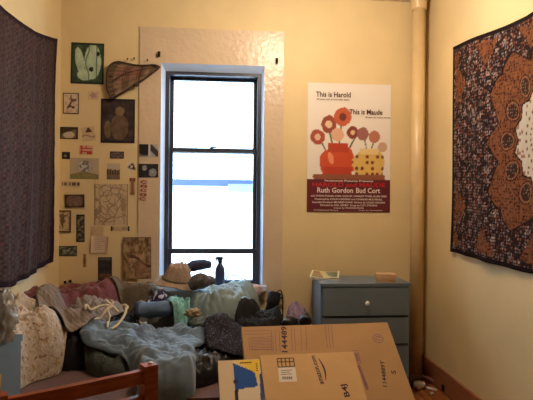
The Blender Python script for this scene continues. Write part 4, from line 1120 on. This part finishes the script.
# teal mesh cloth hanging over the denim
tm = heap('teal_mesh_bag', XD((168, 3.42), (174, 3.33), (186, 3.34), (190, 3.48), (184, 3.6), (172, 3.58)), .310, MTEAL, 88, .7, 2, (.012, .06, 1.2), .02, settle=2, na=110, nr=34); tag(tm, 'teal mesh laundry bag crumpled in front of the tan hat', 'mesh bag')
# tan hat
hp = pxd(177, 290, 3.72)
hat = thing('tan_hat', 'soft tan brimmed hat perched on the clothes at the window left corner', 'hat', (hp.x, hp.y, 0))
bm = bmesh.new(); NA, NR = 56, 26; rings = []
for i in range(NR+1):
    r = i/NR; row = []
    for k in range(NA):
        t = 2*PI*k/NA; cw = 1+.10*fbm(math.cos(t)*2, math.sin(t)*2, 3.1)
        if r < .62: q = r/.62; R_ = .098*q*cw; z = .085*(1-q**3.2)+.05*(1-q**8)*.6+.014*fbm(math.cos(t)*r*6, math.sin(t)*r*6, 4)*1.6
        else: q = (r-.62)/.38; R_ = (.098+.055*q)*cw; z = -.008-.028*q+.012*math.sin(3*t+1)*q
        row.append(bm.verts.new((R_*math.cos(t)*1.05, R_*math.sin(t)*.8, z)))
    rings.append(row)
for a, b in zip(rings[1:], rings[2:]):
    for k in range(NA): bm.faces.new((a[k], b[k], b[(k+1) % NA], a[(k+1) % NA]))
bm.faces.new(rings[1]); bmesh.ops.delete(bm, geom=rings[0], context='VERTS')
cr = obj('crown', bm, MTANC, hat, True); sd_ = cr.modifiers.new('s', 'SOLIDIFY'); sd_.thickness = .006; sd_.offset = 1
bm = bmesh.new(); tube(bm, [(.101*math.cos(2*PI*k/40)*1.05, .101*math.sin(2*PI*k/40)*.8, .004) for k in range(41)], .008, 8, False); obj('hat_band', bm, MOLIVE, hat, True)
hat.location.z = pxd(177, 291, 3.62).z; hat.rotation_euler = (math.radians(14), math.radians(8), .3); settle(hat)
pq = pxd(193, 318, 3.28); o = lump('paper_bag', (pq.x, pq.y, 1.0), (.055, .04, .03), mat('kraft_paper', S(158, 132, 100), .8, .14, 20, .4, 60), .3, 4, 6, crease=.25); settle(o); tag(o, 'crumpled tan paper bag lying on the comforter below the teal mesh', 'paper bag')
pq = pxd(196, 286, 3.80)
nv = sweep('navy_cap', [pxd(187, 280, 3.84), pxd(194, 278, 3.80), pxd(203, 277, 3.80), pxd(210, 277, 3.82)], [.030, .055, .045, .035], MNAVY, 20, .2, .8, 4); settle(nv); tag(nv, 'navy cloth cap on the window sill left of the spray bottle', 'cap')
fz_ = sweep('fuzzy_glove', [pxd(192, 292, 3.62), pxd(198, 288, 3.60), pxd(205, 287, 3.60), pxd(213, 286, 3.63)], [.040, .062, .055, .030], MFUZZ, 24, .25, .9, 9); settle(fz_); tag(fz_, 'fuzzy grey-brown glove on the sleeping bag below the navy cap', 'glove')
pk_ = pxd(253, 294, 3.88); o = lump('pink_tissue', (pk_.x+.02, -.11, up(pk_.x+.02, -.11)+.001), (.06, .035, .05), MPINK, .2, 4, 12, crease=.2); settle(o); tag(o, 'pale pinkish tissue wad at the window sill right end', 'tissue')
# spray bottle on the sill
sp = pxd(220, 270, 4.02); spz = WZ0+.001
bt_ = thing('spray_bottle', 'dark spray bottle standing on the sill against the bright window', 'bottle', (at_y(220, 270, .005).x, .005, spz))
MBOT = mat('dark_blue_plastic', S(46, 52, 74), .35, .1, 8); MBOT2 = mat('black_plastic', S(30, 32, 38), .4, .1)
bm = bmesh.new(); lathe(bm, [(.036, 0), (.041, .006), (.041, .10), (.036, .135), (.022, .160), (.016, .170), (.016, .178)], n=28); obj('bottle_body', bm, MBOT, bt_, True)
bm = bmesh.new(); lathe(bm, [(.019, .1785), (.019, .198), (.014, .2)], n=20); obj('collar', bm, MBOT2, bt_, True)
bm = bmesh.new(); box(bm, (-.034, -.014, .2005), (.024, .014, .222)); box(bm, (-.044, -.009, .206), (-.034, .009, .219)); obj('spray_head', bm, MBOT2, bt_, bev=.004)
bm = bmesh.new(); tube(bm, [(-.026, 0, .201), (-.033, 0, .185), (-.030, 0, .165)], [.006, .006, .004], 8); obj('trigger', bm, MBOT2, bt_, True)
# black cable on the sill
bm = bmesh.new(); tube(bm, smooth_path([(at_y(224, 281, -.02).x, .01, WZ0+.006), at_y(228, 277, 0), at_y(236, 275.5, -.01), at_y(243, 278, -.02), at_y(250, 282, -.03), (at_y(259, 284, 0).x, .0, WZ0+.006)], 8), .005, 8); tag(obj('black_cable', bm, MBOT2, None, True), 'black cable arching over the sill right of the spray bottle', 'cable')
# black boot with strap beside the window board
bp_ = pxd(269, 318, 3.74)
bz = .6
boot = thing('black_boot', 'tall black boot with a pull strap standing in front of the window board', 'boot', (bp_.x, bp_.y, bz), 1.9)
bm = bmesh.new(); tube(bm, smooth_path([(0, 0, .035), (.004, 0, .08), (-.004, -.01, .11), (-.006, -.03, .18), (.006, -.05, .245)], 6), [.034]*8+[.042]*9+[.050]*8, 22); obj('shaft', bm, MLEATH, boot, True)
bm = bmesh.new(); tube(bm, smooth_path([(.030, 0, .036), (-.01, 0, .038), (-.04, 0, .034), (-.075, 0, .026)], 6), [.028, .032, .034, .034, .034, .034, .034, .034, .033, .032, .032, .032, .03, .029, .028, .027, .024, .018, .010], 20); obj('foot', bm, MLEATH, boot, True)
bm = bmesh.new(); box(bm, (-.085, -.034, 0), (.034, .034, .010)); obj('sole', bm, MBLACK, boot, bev=.005)
bm = bmesh.new(); sd = (-.5, -.8); tube(bm, smooth_path([(-.01, -.045, .235), (-.02, -.075, .262), (-.034, -.09, .24), (-.042, -.094, .12), (-.046, -.09, .03)], 8), .008, 8, True, .5); obj('pull_strap', bm, MBLACK, boot, True)
settle(boot)
# pair of black trainers
def shoe(px, d, rz, lab, first=None):
    p = pxd(px, 320, d); z = 1.0
    if first is None:
        s_ = thing('black_shoe', lab, 'shoe', (p.x, p.y, z), rz, 'black shoes on the mauve cloth')
        bm = bmesh.new(); tube(bm, smooth_path([(-.12, 0, .050), (-.09, 0, .052), (-.02, 0, .046), (.05, 0, .036), (.105, 0, .030), (.13, 0, .028)], 5), [.02, .034, .038, .040, .041, .041, .04, .04, .04, .039, .039, .038, .038, .037, .036, .035, .034, .033, .031, .029, .027, .025, .022, .018, .012, .006], 18); obj('upper', bm, MLEATH, s_, True)
        bm = bmesh.new(); box(bm, (-.13, -.038, 0), (.135, .038, .014)); obj('sole', bm, MBLACK, s_, bev=.006)
        bm = bmesh.new()
        for k in range(4): tube(bm, [(-.03+k*.022, -.022, .083-k*.006), (-.024+k*.022, 0, .092-k*.007), (-.03+k*.022, .022, .083-k*.006)], .004, 6)
        obj('laces', bm, MFUZZ, s_, True); settle(s_); return s_
    r = first.copy(); C.objects.link(r); r.location = (p.x, p.y, z); r.rotation_euler = (0, 0, rz); r['label'] = lab
    for c_ in list(first.children):
        k = c_.copy(); C.objects.link(k); k.parent = r
    settle(r); return r
s0 = shoe(291, 3.36, 1.2, 'black shoe nearer the boot, on the mauve cloth behind the carton')
shoe(305, 3.38, 1.45, 'black shoe nearer the dresser, on the mauve cloth behind the carton', s0)
# loose cream cord over the black bag
def cordpts(*pp):
    P = smooth_path([pxd(a, b, d) for a, b, d in pp], 8)
    for p in P: p.z = max(p.z, up(p.x, p.y)+.010)
    return P
bm = bmesh.new()
tube(bm, cordpts((85, 333, 3.16), (85.5, 322, 3.18), (90, 312, 3.2), (99, 306.5, 3.24), (107, 305.5, 3.26), (111, 305, 3.27)), .0085, 8)
tube(bm, cordpts((106, 300.5, 3.3), (110, 304, 3.27), (115, 308.5, 3.26), (118, 312, 3.25)), .0085, 8)
tube(bm, cordpts((114, 302, 3.27), (108, 308, 3.24), (101, 317, 3.2), (94, 325, 3.16)), .0075, 8)
tube(bm, cordpts((107.5, 310, 3.24), (109.5, 316, 3.2), (108, 324, 3.18), (107, 331, 3.14)), .0075, 8)
tube(bm, cordpts((126, 307, 3.28), (125, 314, 3.24), (119, 323, 3.18), (111, 331, 3.13)), .0085, 8)
tube(bm, cordpts((122, 305.5, 3.28), (125, 305, 3.28), (127.5, 307, 3.28), (126, 309, 3.27)), .0085, 8)
tube(bm, cordpts((113, 303, 3.27), (110, 306, 3.26), (107, 310, 3.24), (112, 306, 3.26)), .010, 8)
tag(obj('loose_rope', bm, MCORD, None, True), 'loose loops of cream cord lying over the black bag on the bed', 'cord')
bm = bmesh.new(); tube(bm, cordpts((140, 322, 3.22), (144, 325.5, 3.2), (146, 328, 3.18)), .006, 8); tag(obj('rope_scrap', bm, MCORD, None, True), 'short stray end of cream cord right of the looped cord', 'cord')
